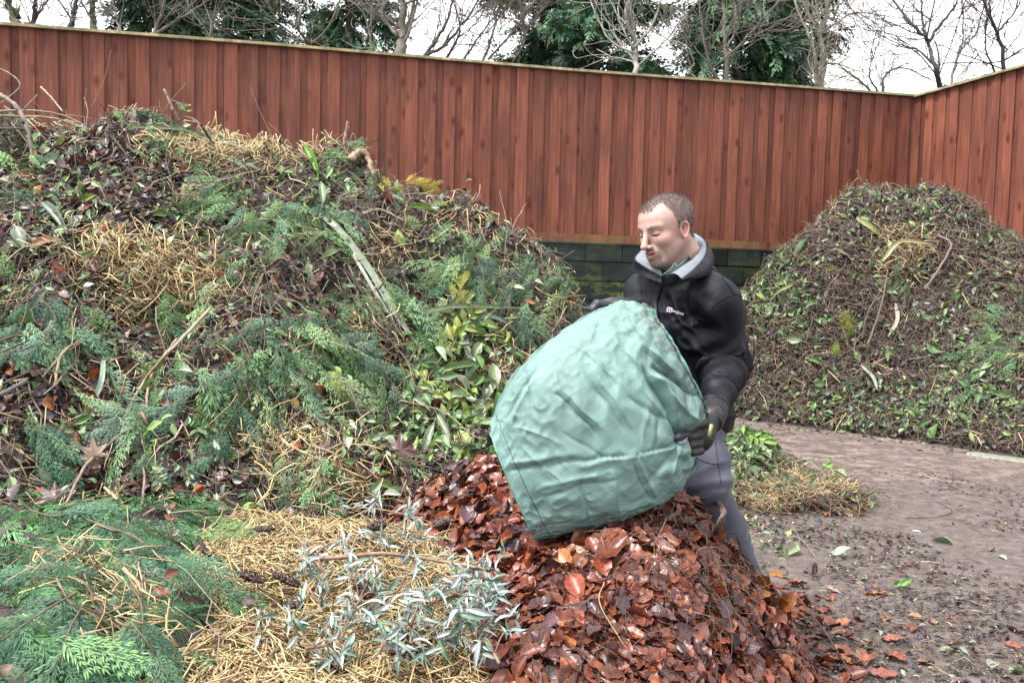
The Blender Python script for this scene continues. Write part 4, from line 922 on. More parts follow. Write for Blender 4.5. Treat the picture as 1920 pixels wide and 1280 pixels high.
def skin_col(L):
    x, y, z = np.abs(L[:, 0]), L[:, 1], L[:, 2]; n = len(L)
    c = np.tile(np.array([.66, .415, .35]), (n, 1))
    def blend(wt, colr): c[:] = c*(1-wt[:, None])+np.array(colr)*wt[:, None]
    blend(.4*np.exp(-(((x-.04)/.022)**2+((z+.026)/.02)**2+((y+.07)/.04)**2)), (.62, .29, .23))
    blend(.8*np.exp(-((x/.016)**2+((z+.034)/.014)**2+((y+.11)/.018)**2)), (.62, .30, .24))
    blend(.9*(x > .068)*np.exp(-(((z+.0)/.045)**2+((y-.015)/.035)**2)), (.70, .24, .20))
    blend(.45*np.clip((-.03-z)/.03, 0, 1)*np.clip((-y+.02)/.03, 0, 1)*np.clip((z+.13)/.02, 0, 1), (.40, .275, .225))
    blend(.6*np.exp(-(((x-.030)/.022)**2+((z-.004)/.011)**2))*(y < -.06), (.48, .25, .21))  # shade of the eye sockets, painted into the skin colour
    lips = ((x/.027)**2+((z+.069-9*x**2)/.0128)**2 < 1)*(y < -.078)*1.
    blend(lips*.85, (.56, .20, .18))
    mouth = ((x/.022)**2+((z+.0672-9*x**2)/.0040)**2 < 1)*(y < -.07)*1.; blend(mouth*.8, (.24, .08, .07))
    blend(beard_mask(L)*.5, (.30, .21, .165))
    blend(hair_mask(L, .003)*.8, (.21, .17, .15))
    brow = np.exp(-(((x-.031)/.019)**4+((z-.0215-.10*(x-.015)+6*(x-.032)**2)/.0042)**2))*(y < -.055); blend(np.clip(brow*.45, 0, 1), (.20, .13, .10))
    lash = np.exp(-(((x-.031)/.0145)**4+((z+.0045-6*(x-.031)**2)/.0019)**2))*(y < -.055); blend(np.clip(lash*2.5, 0, 1), (.05, .03, .028))
    lidc = np.exp(-(((x-.031)/.0165)**4+((z-.0095+9*(x-.031)**2)/.0012)**2))*(y < -.06); blend(np.clip(lidc*.55, 0, 1), (.30, .16, .13))
    for k in range(3):   # smile creases fanning from the outer corner of the eye
        cx = .052+.010*np.arange(1); l = np.exp(-(((x-.055)/.008)**2+((z+.004+.005*k-(.35-.45*k)*(x-.05))/.0010)**2))*(y < -.04); blend(np.clip(l*.8, 0, 1), (.38, .2, .16))
    nl = np.exp(-(((np.hypot(x-.008, z+.078)-.036))/.0016)**2)*(z < -.045)*(z > -.083)*(x > .018)*(y < -.06); blend(np.clip(nl*.8, 0, 1), (.36, .19, .15))
    return c
def hw_(L): return (L*HS)@HR.T+HO
mb = MB(); mb.add(hw_(hv), q=hq, c=skin_col(hv)); part(mb, 'body', M['skin'], man)
hn = grad(headf, hv)
tri_c = hv[hq].mean(1); tri_n = nrm(hn[hq].mean(1))
def bristles(mask, n, L, R, cols, comb, name, lie=.5, seed=1):
    ids = np.where(mask)[0]; r = np.random.default_rng(seed); k = ids[r.integers(len(ids), size=n)]
    o = tri_c[k]+r.normal(size=(n, 3))*.0011; nn = tri_n[k]; cb = np.asarray(comb(o), float)
    d = nrm(nn*(1-lie)+nrm(cb-nn*np.sum(cb*nn, -1, keepdims=True))*lie+r.normal(size=(n, 3))*.16)
    ln = (L[0]+(L[1]-L[0])*r.random(n))[:, None]; s = nrm(np.cross(d, r.normal(size=(n, 3))))*R
    V = np.stack([o-s-nn*.0008, o+s-nn*.0008, o+d*ln*.6+s*.6, o+d*ln*.6-s*.6, o+d*ln], 1)
    C = np.repeat(pick(cols, n, .15), 5, 0); i = np.arange(n)[:, None]*5
    m = MB(); m.add(hw_(V.reshape(-1, 3)), q=i+np.array([0, 1, 2, 3]), t=i+np.array([3, 2, 4]), c=C); return part(m, name, M['hair'], man)
hcol = [(.21, .17, .145, 3), (.31, .265, .235, 3), (.14, .11, .095, 2), (.44, .40, .37, 1.4)]
bristles(hair_mask(tri_c), 42000, (.0025, .0055), .00032, hcol, lambda o: np.stack([o[:, 0]*2, o[:, 1]*.5-.35+0*o[:, 0], -.9*np.clip((.09-o[:, 2])/.05, -.3, 1)], -1), 'hair', .5)
bristles(beard_mask(tri_c), 1900, (.0015, .0042), .0003, [(.25, .165, .12, 3), (.42, .36, .31, 2), (.16, .11, .085, 2), (.55, .52, .48, 1)], lambda o: np.tile([0, -.3, -1.], (len(o), 1)), 'beard', .6, 2)
x_, y_, z_ = np.abs(tri_c[:, 0]), tri_c[:, 1], tri_c[:, 2]
bm = (np.abs(z_-(.0225+.10*(x_-.015)-6*(x_-.032)**2)) < .0038) & (x_ > .010) & (x_ < .050) & (y_ < -.055)
bristles(bm, 320, (.003, .006), .0003, [(.16, .10, .075, 2), (.24, .17, .13, 1)], lambda o: np.stack([np.sign(o[:, 0])*1., .2+0*o[:, 0], .25+0*o[:, 0]], -1), 'eyebrows', .75, 3)
st = (z_ < -.03) & (z_ > -.125) & (y_ < .03) & (x_ > .02) & (np.random.default_rng(5).random(len(x_)) < .5)
bristles(st, 1800, (.0012, .0022), .0002, [(.2, .14, .11), (.3, .24, .2)], lambda o: np.tile([0, 0, -1.], (len(o), 1)), 'stubble', .3, 4)

# ---- jacket
FT = nrm(np.array([-.76, -.65, 0])); LT = np.array([-FT[1], FT[0], 0]); LT = np.array([.65, -.76, 0])
CS = P(1286, 545, 2.68); CH = P(1284, 792, 2.80); ZS, ZH = CS[2], CH[2]
SL, EL, WL = P(1343, 562, 2.56), P(1364, 680, 2.66), P(1337, 768, 2.37)
SR, ER, WR = P(1206, 548, 2.84), P(1190, 640, 2.72), P(1160, 582, 2.50)
def torso_loc(p):
    t = (p[..., 2]-ZH)/(ZS-ZH); c = CH+(CS-CH)*t[..., None]; q = p-c
    return q@LT, q@FT, t
def jackf(p):
    a, b, t = torso_loc(p)
    w = np.interp(t, [-.1, .1, .4, .75, 1.0, 1.12, 1.25], [.150, .150, .155, .175, .165, .095, .062])
    dp = np.interp(t, [-.1, .1, .4, .75, 1.0, 1.12, 1.25], [.125, .13, .135, .135, .105, .080, .060])
    k = np.sqrt((a/w)**2+(b/dp)**2); d = (k-1)*np.minimum(w, dp)
    d = smax(d, (t-1.2)*(ZS-ZH), .02); d = smax(d, -(t+.02)*(ZS-ZH), .008)
    for S_, E_, W_ in ((SL, EL, WL), (SR, ER, WR)):
        ar = smin(cap(p, S_, E_, .062, .053), cap(p, E_, W_, .054, .039), .02)
        ax = nrm(W_-E_); ar = smax(ar, (p-W_)@ax-.004, .004); d = smin(d, ar, .035)
    d = smin(d, cap(p, CS+LT*.05+[0, 0, .035], SL+[0, 0, .004], .045, .052), .04)
    d = smin(d, cap(p, CS-LT*.05+[0, 0, .035], SR+[0, 0, .004], .045, .052), .04)
    return d
jv, jq = nets(jackf, (.18, 2.2, .78), (1.06, 3.15, 1.45), .0058)
def armfold(v, A, B, f, ph, amp, k0, wd):
    ax = nrm(B-A); L = np.linalg.norm(B-A); t = (v-A)@ax; rr = v-A-t[:, None]*ax
    q = np.stack([t*f+6*rr[:, 0]+3*rr[:, 2], rr[:, 0]*6, rr[:, 2]*6+ph], -1)
    wt = np.exp(-((t/L-k0)/wd)**2)*np.clip(1.6-np.linalg.norm(rr, axis=-1)/.09, 0, 1)
    return amp*wt*(1-2*np.abs(vnoise(q, 7)))
def jdisp(v):
    d = armfold(v, SL, EL, 26, 1, .017, .95, .5)+armfold(v, EL, WL, 34, 4, .015, .35, .6)+armfold(v, SL, EL, 12, 9, .011, .3, .45)+armfold(v, ER, WR, 26, 2, .008, .5, .6)
    a, b, t = torso_loc(v); near = np.clip(1-np.maximum(np.linalg.norm(v-SL, axis=-1), 0)/.10, 0, 1)
    q = np.stack([a*10+(t-.5)*3.0, a*0+2, (t*1.3-a*2.2)*2.2], -1)
    body = np.clip((.19-np.abs(a))/.05, 0, 1)*np.clip((1.1-t)/.2, 0, 1)
    d = d+body*(.015*(1-2*np.abs(vnoise(q, 3)))+.009*(1-2*np.abs(vnoise(q*2.1+5, 4)))+.004*(1-2*np.abs(vnoise(q*4.3+9, 14))))
    # armpit folds fan from the armpit to the chest
    ap = SL-np.array([0, 0, .08])+FT*.07-LT*.06; r_ = v-ap; ang = np.arctan2(r_[:, 2], r_@(-LT)); rd = np.linalg.norm(r_, axis=-1)
    d = d+.007*np.sin(ang*6+2+3*vnoise(v*9, 2))*np.exp(-((rd-.10)/.06)**2)
    return d+.0035*fbm(v*9, 3, 6)
jn = grad(jackf, jv, .004); jd = jdisp(jv); jv2 = jv+jn*jd[:, None]
a_, b_, t_ = torso_loc(jv)
jc = np.tile(np.array([.0055, .0065, .014]), (len(jv), 1))
# stitched seam of the shoulder and the dart lines: slightly darker thread line in a shallow groove
jtree = bvh(jv2, jq)
mb = MB(); mb.add(jv2, q=jq, c=jc); jk = part(mb, 'jacket', M['jacket'], man)
def on(tree, pts, lift=.0015, n=24):
    pts = smooth_path(np.array([(a, b, 0) for a, b in pts], float), n); out = []
    for a, b, _ in pts:
        l, nn = hit(tree, a, b)
        if l is not None: out.append(l+nn*lift*(1 if nn@(CAM-l) > 0 else -1))
    return np.array(out)
def seam(pts, rad, c, name, mt, tree=jtree, lift=.0012, n=30):
    q = on(tree, pts, lift, n)
    if len(q) > 2:
        m = MB(); tube(m, q, rad, 5, c); return part(m, name, mt, man)
seam([(1331, 500), (1352, 516), (1372, 545), (1380, 552)], .0013, (.010, .010, .018), 'shoulder_seam', M['jacket'])
seam([(1326, 592), (1336, 575), (1354, 560), (1376, 552), (1390, 556)], .0013, (.010, .010, .018), 'sleeve_seam', M['jacket'])
# storm flap with a zip under it
fl = on(jtree, [(1243, 526), (1232, 545), (1226, 575), (1228, 606), (1238, 640)], .004, 24)
if len(fl) > 4:
    m = MB(); e = nrm(np.gradient(fl, axis=0)); sd_ = nrm(np.cross(e, -FT+0*e)); wv_ = .0014*np.sin(np.arange(len(fl))*1.1)[:, None]
    rows = np.stack([fl-sd_*.014+[0, 0, 0], fl-sd_*.013-nrm(FT*-1)*.004+wv_, fl+sd_*.014-nrm(FT*-1)*.004+wv_, fl+sd_*.016], 1)
    m.add(rows.reshape(-1, 3), q=grid_quads(len(fl), 4), c=(.006, .007, .015)); o = part(m, 'storm_flap', M['jacket'], man)
# printed mark on the chest
def text_mesh(body, size, font_bold=.012):
    cu = bpy.data.curves.new('t', 'FONT'); cu.body = body; cu.size = size; cu.offset = font_bold*size; ob = bpy.data.objects.new('t', cu); col.objects.link(ob)
    dg = bpy.context.evaluated_depsgraph_get(); dg.update(); me = bpy.data.meshes.new_from_object(ob.evaluated_get(dg)); v = np.array([x.co[:] for x in me.vertices]); f = [tuple(p.vertices) for p in me.polygons]
    bpy.data.objects.remove(ob); bpy.data.curves.remove(cu); bpy.data.meshes.remove(me); return v, f
def decal(m, v, f, org, ux, uy, c, lift, tree):
    W = []
    for a in v:
        px = org[0]+ux[0]*a[0]+uy[0]*a[1]; py = org[1]+ux[1]*a[0]+uy[1]*a[1]; l, nn = hit(tree, px, py)
        W.append(l+nrm(CAM-l)*lift if l is not None else P(px, py, 2.5))
    m.add(np.array(W), t=[(x[0], x[i], x[i+1]) for x in f for i in range(1, len(x)-1)], c=c)
m = MB(); ux = np.array([.955, .30]); uy = np.array([.30, -.955])
tv, tf = text_mesh('berghaus', 1); tv = tv/np.array([tv[:, 0].max(), 1, 1]); decal(m, tv*[22.5, 8.4, 1], tf, (1259.5, 584.2), ux, uy, (.72, .72, .78), .0075, jtree)
def rrect(w, h, r, n=5):
    o = []
    for cx, cy, a0 in ((w-r, h-r, 0), (-w+r, h-r, 90), (-w+r, -h+r, 180), (w-r, -h+r, 270)):
        for k in range(n): a = math.radians(a0+90*k/(n-1)); o.append((cx+r*math.cos(a), cy+r*math.sin(a)))
    return np.array([(x, y, 0) for x, y in o])
lc = (1255.2, 580.6)
for (w_, h_, r_, off, c_, lf) in ((5.0, 4.6, 1.8, 0, (.7, .7, .78), .0075), (1.35, 2.9, .5, -2.1, (.03, .05, .2), .0088), (1.35, 2.9, .5, 1.9, (.55, .03, .04), .0088)):
    v = rrect(w_, h_, r_)+[off, 0, 0]; decal(m, v, [tuple(range(len(v)))], lc, ux, uy, c_, lf, jtree)
part(m, 'chest_logo', M['print'], man, smooth=False)
# collar: grey lining fallen open, navy shell outside
Bc = [P(1240, 520, 2.57), P(1221, 508, 2.60), P(1192, 488, 2.66), P(1199, 473, 2.71), P(1214, 463, 2.76), P(1250, 446, 2.78), P(1292, 438, 2.79), P(1312, 443, 2.73), P(1324, 458, 2.645), P(1321, 480, 2.57), P(1303, 503, 2.49), P(1279, 523, 2.44)]
Ac = [P(1241, 518, 2.572), P(1237, 508, 2.59), P(1229, 497, 2.62), P(1227, 488, 2.66), P(1237, 481, 2.70), P(1262, 478, 2.74), P(1290, 462, 2.74), P(1301, 466, 2.70), P(1305, 478, 2.64), P(1294, 494, 2.565), P(1270, 508, 2.50), P(1246, 522, 2.475)]
Bs, As = smooth_path(Bc, 60), smooth_path(Ac, 60)
ctr = np.mean(Bs, 0); outw = nrm((Bs-ctr)*[1, 1, 0])
wob = (.0022*np.sin(np.arange(60)*.9)+.0015*np.sin(np.arange(60)*2.3))[:, None]
rows = []
for s in np.linspace(0, 1, 7):
    rows.append(As*(1-s)+Bs*s+np.array([0, 0, 1])*(.016*math.sin(s*math.pi))+outw*wob*math.sin(s*math.pi))
m = MB(); m.add(np.array(rows).reshape(-1, 3), q=grid_quads(7, 60), c=(.22, .245, .29)); o = part(m, 'collar_lining', M['lining'], man)
rows = []
Cs = smooth_path([P(1240, 530, 2.56), P(1216, 521, 2.60), P(1188, 508, 2.69), P(1188, 499, 2.78), P(1206, 488, 2.83), P(1250, 475, 2.84), P(1300, 470, 2.85), P(1324, 478, 2.76), P(1334, 500, 2.66), P(1330, 512, 2.56), P(1308, 522, 2.48), P(1276, 530, 2.445)], 60)
for s in np.linspace(0, 1, 7):
    bulge = (.010*math.sin(s*math.pi)*np.clip((np.arange(60)-14)/12, -.3, 1))[:, None]
    rows.append(Bs*(1-s)+Cs*s+outw*(bulge+.0025)+[0, 0, .003*(1-s)]+outw*wob*.8)
m = MB(); m.add(np.array(rows).reshape(-1, 3), q=grid_quads(7, 60), c=(.0055, .0065, .014)); tube(m, Bs+outw*.001, .0024, 5, (.026, .028, .045)); part(m, 'collar', M['jacket'], man)
# fleece collar under it
Fc = smooth_path([P(1241, 516, 2.555), P(1256, 506, 2.535), P(1265, 494, 2.54), P(1271, 499, 2.53), P(1283, 489, 2.555), P(1293, 477, 2.60), P(1296, 466, 2.65), P(1290, 458, 2.71), P(1262, 470, 2.735), P(1238, 478, 2.69), P(1232, 492, 2.64), P(1236, 506, 2.60)], 60)
Fd = smooth_path([P(1242, 522, 2.565), P(1262, 512, 2.52), P(1276, 508, 2.515), P(1284, 502, 2.53), P(1294, 495, 2.565), P(1302, 483, 2.62), P(1302, 472, 2.68), P(1292, 466, 2.75), P(1262, 480, 2.76), P(1233, 490, 2.70), P(1226, 502, 2.65), P(1233, 514, 2.60)], 60)
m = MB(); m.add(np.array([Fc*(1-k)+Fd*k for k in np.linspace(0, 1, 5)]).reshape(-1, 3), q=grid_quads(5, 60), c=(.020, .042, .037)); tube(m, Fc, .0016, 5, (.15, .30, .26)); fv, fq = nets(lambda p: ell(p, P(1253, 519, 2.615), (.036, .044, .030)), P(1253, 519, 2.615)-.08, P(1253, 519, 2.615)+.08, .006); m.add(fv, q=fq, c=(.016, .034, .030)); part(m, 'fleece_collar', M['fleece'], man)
m = MB(); fp = on(jtree, [(1228, 506), (1236, 516), (1243, 524)], .006, 5)
if len(fp) > 1: tube(m, fp, .0016, 5, (.6, .62, .25)); part(m, 'zip', M['print'], man)

# ---- trousers
HL, KL, AL = P(1302, 795, 2.74), P(1328, 915, 2.64), P(1438, 1180, 2.86)
HRt, KR, AR = P(1255, 800, 2.90), P(1245, 950, 2.80), P(1262, 1190, 3.0)
def trf(p):
    d = smin(cap(p, HL, KL, .092, .066), cap(p, KL, AL, .064, .052), .03)
    d2 = smin(cap(p, HRt, KR, .092, .068), cap(p, KR, AR, .064, .052), .03)
    d = smin(d, d2, .03); d = smin(d, ell(p, CH+[0, 0, -.0], (.135, .12, .09)), .05)
    return smax(smax(d, (p[..., 2]-.88), .01), .07-p[..., 2], .01)
tv_, tq_ = nets(trf, (.2, 2.45, .04), (1.05, 3.2, .92), .0062)
tn = grad(trf, tv_, .004)
def legt(v, A, B): ax = nrm(B-A); return ((v-A)@ax)/np.linalg.norm(B-A)
kt = legt(tv_, HL, KL); ks = legt(tv_, KL, AL)
td = armfold(tv_, HL, KL, 20, 2, .017, .4, .6)+armfold(tv_, KL, AL, 22, 5, .015, .15, .3)+armfold(tv_, HL, KL, 30, 8, .005, 1.0, .2)+.003*fbm(tv_*8, 3, 2)
near = np.linalg.norm(tv_-KL, axis=-1) < .16
td = td+near*(.004*np.exp(-((kt-1.0)/.045)**2)-.003*np.exp(-((kt-1.10)/.02)**2))
tv2 = tv_+tn*td[:, None]; ttree = bvh(tv2, tq_)
tc_ = np.tile(np.array([.125, .13, .18]), (len(tv2), 1))
m = MB(); m.add(tv2, q=tq_, c=tc_); part(m, 'trousers', M['trouser'], man)
seam([(1338, 800), (1344, 850), (1352, 905)], .0015, (.07, .07, .10), 'side_seam', M['trouser'], ttree)
seam([(1270, 905), (1310, 932), (1340, 930), (1365, 922)], .0022, (.075, .075, .11), 'zip_off_flap', M['trouser'], ttree)
seam([(1305, 858), (1330, 868), (1356, 868)], .0015, (.08, .08, .11), 'pocket_hem', M['trouser'], ttree)
# ---- boots
for A_ in (AL, AR):
    a0 = np.array([A_[0], A_[1], 0]); f2 = nrm(FT)
    def bf(p, a0=a0, f2=f2):
        d = cap(p, a0+[0, 0, .05], a0+[0, 0, .17], .05, .055); d = smin(d, cap(p, a0+[0, 0, .045], a0+f2*.17+[0, 0, .035], .046, .036), .03)
        return smax(d, .006-p[..., 2], .004)
    v, q = nets(bf, a0+[-.26, -.26, -.03], a0+[.12, .12, .25], .008)
    m = MB(); m.add(v, q=q, c=(.05, .038, .03)); part(m, 'boot', M['boot'], man)

# ---- gloves: every finger its own chain, closed on the sack
def glove(W, palm, pr, fingers, thumb, cuff, lo, hi, name, cc=(.018, .018, .021)):
    def f(p):
        d = smin(ell(p, palm, pr), cap(p, W, palm, .033, .026), .02)
        for ch in fingers:
            fd = None
            for a, b, r1_, r2_ in zip(ch[:-1], ch[1:], (.0115, .0108, .0102), (.0108, .0102, .0092)):
                s = cap(p, a, b, r1_, r2_); fd = s if fd is None else smin(fd, s, .003)
            d = smin(d, fd, .0035)
        td_ = smin(cap(p, thumb[0], thumb[1], .016, .0125), cap(p, thumb[1], thumb[2], .0125, .0105), .004)
        return smin(d, td_, .007)
    v, q = nets(f, lo, hi, .0024); n_ = grad(f, v, .002)
    v = v+n_*(.0012*fbm(v*70, 3, 3)+.0016*np.clip(vnoise(v*45, 4), 0, 1))[:, None]
    m = MB(); m.add(v, q=q, c=cc); g = part(m, name, M['glove'], man)
    m = MB(); pth = smooth_path(cuff, 12); rr = .037+.0015*np.sin(np.arange(12)*2.2); tube(m, pth, rr, 20, (.022, .022, .026)); part(m, 'glove_cuff', M['trouser'], man)
    return g
HY = 2.235
palm = P(1313, 818, HY+.045)
fing = []
for i, (ky, kx) in enumerate(((802, 1306), (816, 1309), (831, 1311), (845, 1313))):
    c = .004*abs(i-1.3)
    fing.append([P(kx, ky, HY+.012), P(kx-19+i*1.5, ky+3, HY-.012+c), P(kx-27+i*2, ky+6, HY+.014+c), P(kx-19+i*2, ky+6, HY+.036)])
glove(P(1334, 780, HY+.075), palm, (.034, .030, .040), fing, [P(1318, 792, HY+.03), P(1303, 796, HY-.004), P(1288, 812, HY-.012)], [P(1341, 766, HY+.11), P(1336, 777, HY+.09), P(1329, 792, HY+.068)], palm-[.11, .11, .11], palm+[.13, .14, .14], 'glove')
m = MB(); pl = P(1332, 806, HY+.0); box(m, (-.006, -.001, -.016), (.006, .001, .016), c=(.6, .66, .25), fr=rotm(math.radians(35), 0, math.radians(14)), org=pl); part(m, 'glove_label', M['print'], man)
palm2 = P(1146, 577, 2.47); fing = []
for i in range(4):
    y = 2.395+.0235*i
    fing.append([P(1139, 571, y+.015), P(1121-i, 569, y), P(1112-i, 579, y-.004), P(1116-i, 592, y)])
glove(P(1163, 580, 2.50), palm2, (.034, .040, .022), fing, [P(1150, 584, 2.42), P(1137, 588, 2.39), P(1123, 594, 2.385)], [P(1172, 583, 2.52), P(1164, 581, 2.505), P(1154, 579, 2.49)], palm2-[.12, .14, .09], palm2+[.12, .12, .09], 'glove', (.045, .045, .055))
# ------------------------------------------------------------------ the green woven sack
def bag_mat():
    m = bpy.data.materials.new('woven_green_plastic'); m.use_nodes = True; nt = m.node_tree; N = nt.nodes; L = nt.links; b = N['Principled BSDF']
    at = N.new('ShaderNodeAttribute'); at.attribute_name = 'col'; uv = N.new('ShaderNodeAttribute'); uv.attribute_name = 'weave'
    def wave(dirn, sc):
        w = N.new('ShaderNodeTexWave'); w.bands_direction = dirn; w.inputs['Scale'].default_value = sc; w.inputs['Distortion'].default_value = .6; w.inputs['Detail'].default_value = 1; w.inputs['Detail Scale'].default_value = .6; L.new(uv.outputs['Vector'], w.inputs['Vector']); return w.outputs['Fac']
    a = wave('X', 150); c = wave('Y', 150)
    mm = N.new('ShaderNodeMath'); mm.operation = 'MULTIPLY'; L.new(a, mm.inputs[0]); L.new(c, mm.inputs[1])
    mr = N.new('ShaderNodeMapRange'); mr.inputs[3].default_value = .66; mr.inputs[4].default_value = 1.4; L.new(mm.outputs[0], mr.inputs[0])
    n = N.new('ShaderNodeTexNoise'); n.inputs['Scale'].default_value = 5; n.inputs['Detail'].default_value = 6; L.new(uv.outputs['Vector'], n.inputs['Vector'])
    r2 = N.new('ShaderNodeMapRange'); r2.inputs[1].default_value = .3; r2.inputs[2].default_value = .7; r2.inputs[3].default_value = .8; r2.inputs[4].default_value = 1.18; L.new(n.outputs['Fac'], r2.inputs[0])
    # worn tapes: long pale scratches in both thread directions
    mp = N.new('ShaderNodeMapping'); mp.inputs['Scale'].default_value = (1, 14, 1); L.new(uv.outputs['Vector'], mp.inputs[0]); n3 = N.new('ShaderNodeTexNoise'); n3.inputs['Scale'].default_value = 9; n3.inputs['Detail'].default_value = 4; L.new(mp.outputs[0], n3.inputs['Vector'])
    r3 = N.new('ShaderNodeMapRange'); r3.inputs[1].default_value = .35; r3.inputs[2].default_value = .7; r3.inputs[3].default_value = .93; r3.inputs[4].default_value = 1.08; L.new(n3.outputs['Fac'], r3.inputs[0])
    src = at.outputs['Color']
    for o in (mr.outputs[0], r2.outputs[0], r3.outputs[0]):
        x = N.new('ShaderNodeMix'); x.data_type = 'RGBA'; x.blend_type = 'MULTIPLY'; x.inputs[0].default_value = 1; L.new(src, x.inputs[6]); L.new(o, x.inputs[7]); src = x.outputs[2]
    L.new(src, b.inputs['Base Color']); b.inputs['Roughness'].default_value = .42; b.inputs['Specular IOR Level'].default_value = .5
    bp = N.new('ShaderNodeBump'); bp.inputs['Strength'].default_value = .5; bp.inputs['Distance'].default_value = .0012; L.new(mm.outputs[0], bp.inputs['Height'])
    n4 = N.new('ShaderNodeTexNoise'); n4.inputs['Scale'].default_value = 16; n4.inputs['Detail'].default_value = 5; L.new(uv.outputs['Vector'], n4.inputs['Vector'])
    b2 = N.new('ShaderNodeBump'); b2.inputs['Strength'].default_value = .8; b2.inputs['Distance'].default_value = .009; L.new(n4.outputs['Fac'], b2.inputs['Height']); L.new(bp.outputs[0], b2.inputs['Normal']); L.new(b2.outputs[0], b.inputs['Normal'])
    t = N.new('ShaderNodeBsdfTranslucent'); L.new(src, t.inputs[0]); mx = N.new('ShaderNodeMixShader'); mx.inputs[0].default_value = .22; L.new(b.outputs[0], mx.inputs[1]); L.new(t.outputs[0], mx.inputs[2]); L.new(mx.outputs[0], N['Material Output'].inputs[0])
    return m
M['bag'] = bag_mat(); M['strap'] = mat('dark_webbing', rough=.7, noise=(90, .6, 1.3))
st_ = np.array([  # s, Tx,Ty, Bx,By, Y, half depth
 (0, 919, 806, 1006, 1010, 2.19, .075), (.12, 936, 752, 1052, 998, 2.21, .11), (.25, 962, 703, 1112, 983, 2.235, .14), (.4, 1010, 655, 1176, 966, 2.26, .158), (.55, 1068, 612, 1230, 943, 2.285, .165),
 (.7, 1120, 582, 1268, 918, 2.31, .165), (.83, 1158, 567, 1292, 880, 2.325, .160), (.93, 1186, 567, 1308, 830, 2.335, .150), (1., 1206, 574, 1319, 775, 2.34, .138)])
NS, NT = 290, 360
sv_ = np.linspace(0, 1, NS); par = np.array([np.interp(sv_, st_[:, 0], st_[:, k]) for k in range(1, 7)])
for k in range(6):   # smooth the stations
    y = par[k].copy()
    for _ in range(140): y[1:-1] = (y[:-2]+2*y[1:-1]+y[2:])/4
    par[k] = y
th = np.arange(NT)*2*math.pi/NT
V = np.zeros((NS, NT, 3))
for i in range(NS):
    Tx, Ty, Bx, By, Yc, hd = par[:, i]; T = P(Tx, Ty, Yc); B = P(Bx, By, Yc); c = (T+B)/2; u = (T-B)/2; vd = np.array([0, -1, 0])+.0*u
    e = .80  # flattened oval section
    cu = np.sign(np.cos(th))*np.abs(np.cos(th))**e; su = np.sign(np.sin(th))*np.abs(np.sin(th))**e
    V[i] = c+cu[:, None]*u*1.0+su[:, None]*vd*hd
def vnorm(V):
    a = np.gradient(V, axis=0); b = (np.roll(V, -1, 1)-np.roll(V, 1, 1))/2; n = nrm(np.cross(b, a)); 
    c = V.mean(1, keepdims=True); s = np.sign(np.sum(n*(V-c), -1).mean()); return n*s
Nn = vnorm(V)
px, py, _ = proj(V.reshape(-1, 3)); px = px.reshape(V.shape[:2]); py = py.reshape(V.shape[:2])
front = np.clip(np.sin(th)[None]*3, -1, 1)*np.ones((NS, 1)); fm = np.clip(front, 0, 1)
# creases: (x0,y0,x1,y1,width px,depth m)   negative = valley
CR = [(1280, 822, 1212, 690, 9, -.024), (1277, 812, 1234, 700, 8, .02), (1250, 742, 1306, 790, 7, .014), (1268, 800, 1180, 745, 6, -.008), (1274, 830, 1190, 700, 10, .009), (1232, 684, 1302, 742, 9, -.024), (1226, 700, 1288, 766, 8, .010), (1250, 760, 1284, 815, 5, -.006),
 (1043, 738, 1115, 812, 4.5, -.008), (1050, 730, 1122, 800, 7, .006), (1098, 700, 1168, 806, 8, -.008), (1112, 694, 1182, 800, 9, .008), (1000, 692, 936, 790, 11, -.016), (1012, 700, 960, 792, 9, .010), (985, 700, 1004, 772, 6, -.007),
 (960, 884, 1075, 862, 6, -.009), (1075, 862, 1190, 852, 7, -.008), (1190, 852, 1276, 828, 5, -.009), (960, 870, 1080, 850, 8, .006), (1090, 872, 1270, 838, 9, .007), (1278, 832, 1210, 912, 7, -.009), (1280, 838, 1250, 905, 5, .007), (1180, 862, 1216, 934, 6, -.006), (1192, 858, 1228, 930, 7, .005),
 (1130, 678, 1152, 724, 7, -.006), (1066, 640, 1150, 704, 5, .004), (1180, 600, 1236, 676, 5, -.005), (1150, 640, 1200, 690, 6, .005), (1205, 640, 1262, 690, 5, .007), (1212, 655, 1270, 706, 5, -.007), (1040, 690, 1052, 760, 6, .004),
 (1020, 930, 1160, 900, 8, -.006), (1010, 915, 1150, 885, 8, .005), (1090, 900, 1104, 985, 5, -.005), (1150, 890, 1166, 965, 5, .004), (970, 800, 1050, 830, 6, .004), (1060, 812, 1140, 860, 5, -.004), (985, 850, 1060, 905, 5, .004), (1120, 590, 1100, 650, 7, .004), (1224, 745, 1200, 830, 6, .005), (1240, 770, 1222, 850, 6, -.006)]
D = np.zeros(V.shape[:2])
wob1 = 5*vnoise(np.stack([px/38, py/38, px*0], -1), 5); wob2 = 5*vnoise(np.stack([px/38, py/38, px*0+9], -1), 6)
for x0, y0, x1, y1, wd, dp in CR:
    a = np.array([x0, y0]); b = np.array([x1, y1]); q = np.stack([px+wob1, py+wob2], -1)-a; ba = b-a; L = math.hypot(*ba); h = (q@ba)/L**2; hc = np.clip(h, 0, 1)
    d = np.linalg.norm(q-hc[..., None]*ba, axis=-1); D += 1.25*dp*np.exp(-(np.abs(d)/(wd*.62))**1.05)*(.35+.65*np.sin(np.clip(hc, .02, .98)*math.pi)**.5)
D *= fm
uvw = np.stack([np.broadcast_to((sv_*.62)[:, None], (NS, NT)), np.broadcast_to((th/6.283*1.5)[None], (NS, NT)), np.zeros((NS, NT))], -1)
q = uvw*np.array([1, 1, 1])
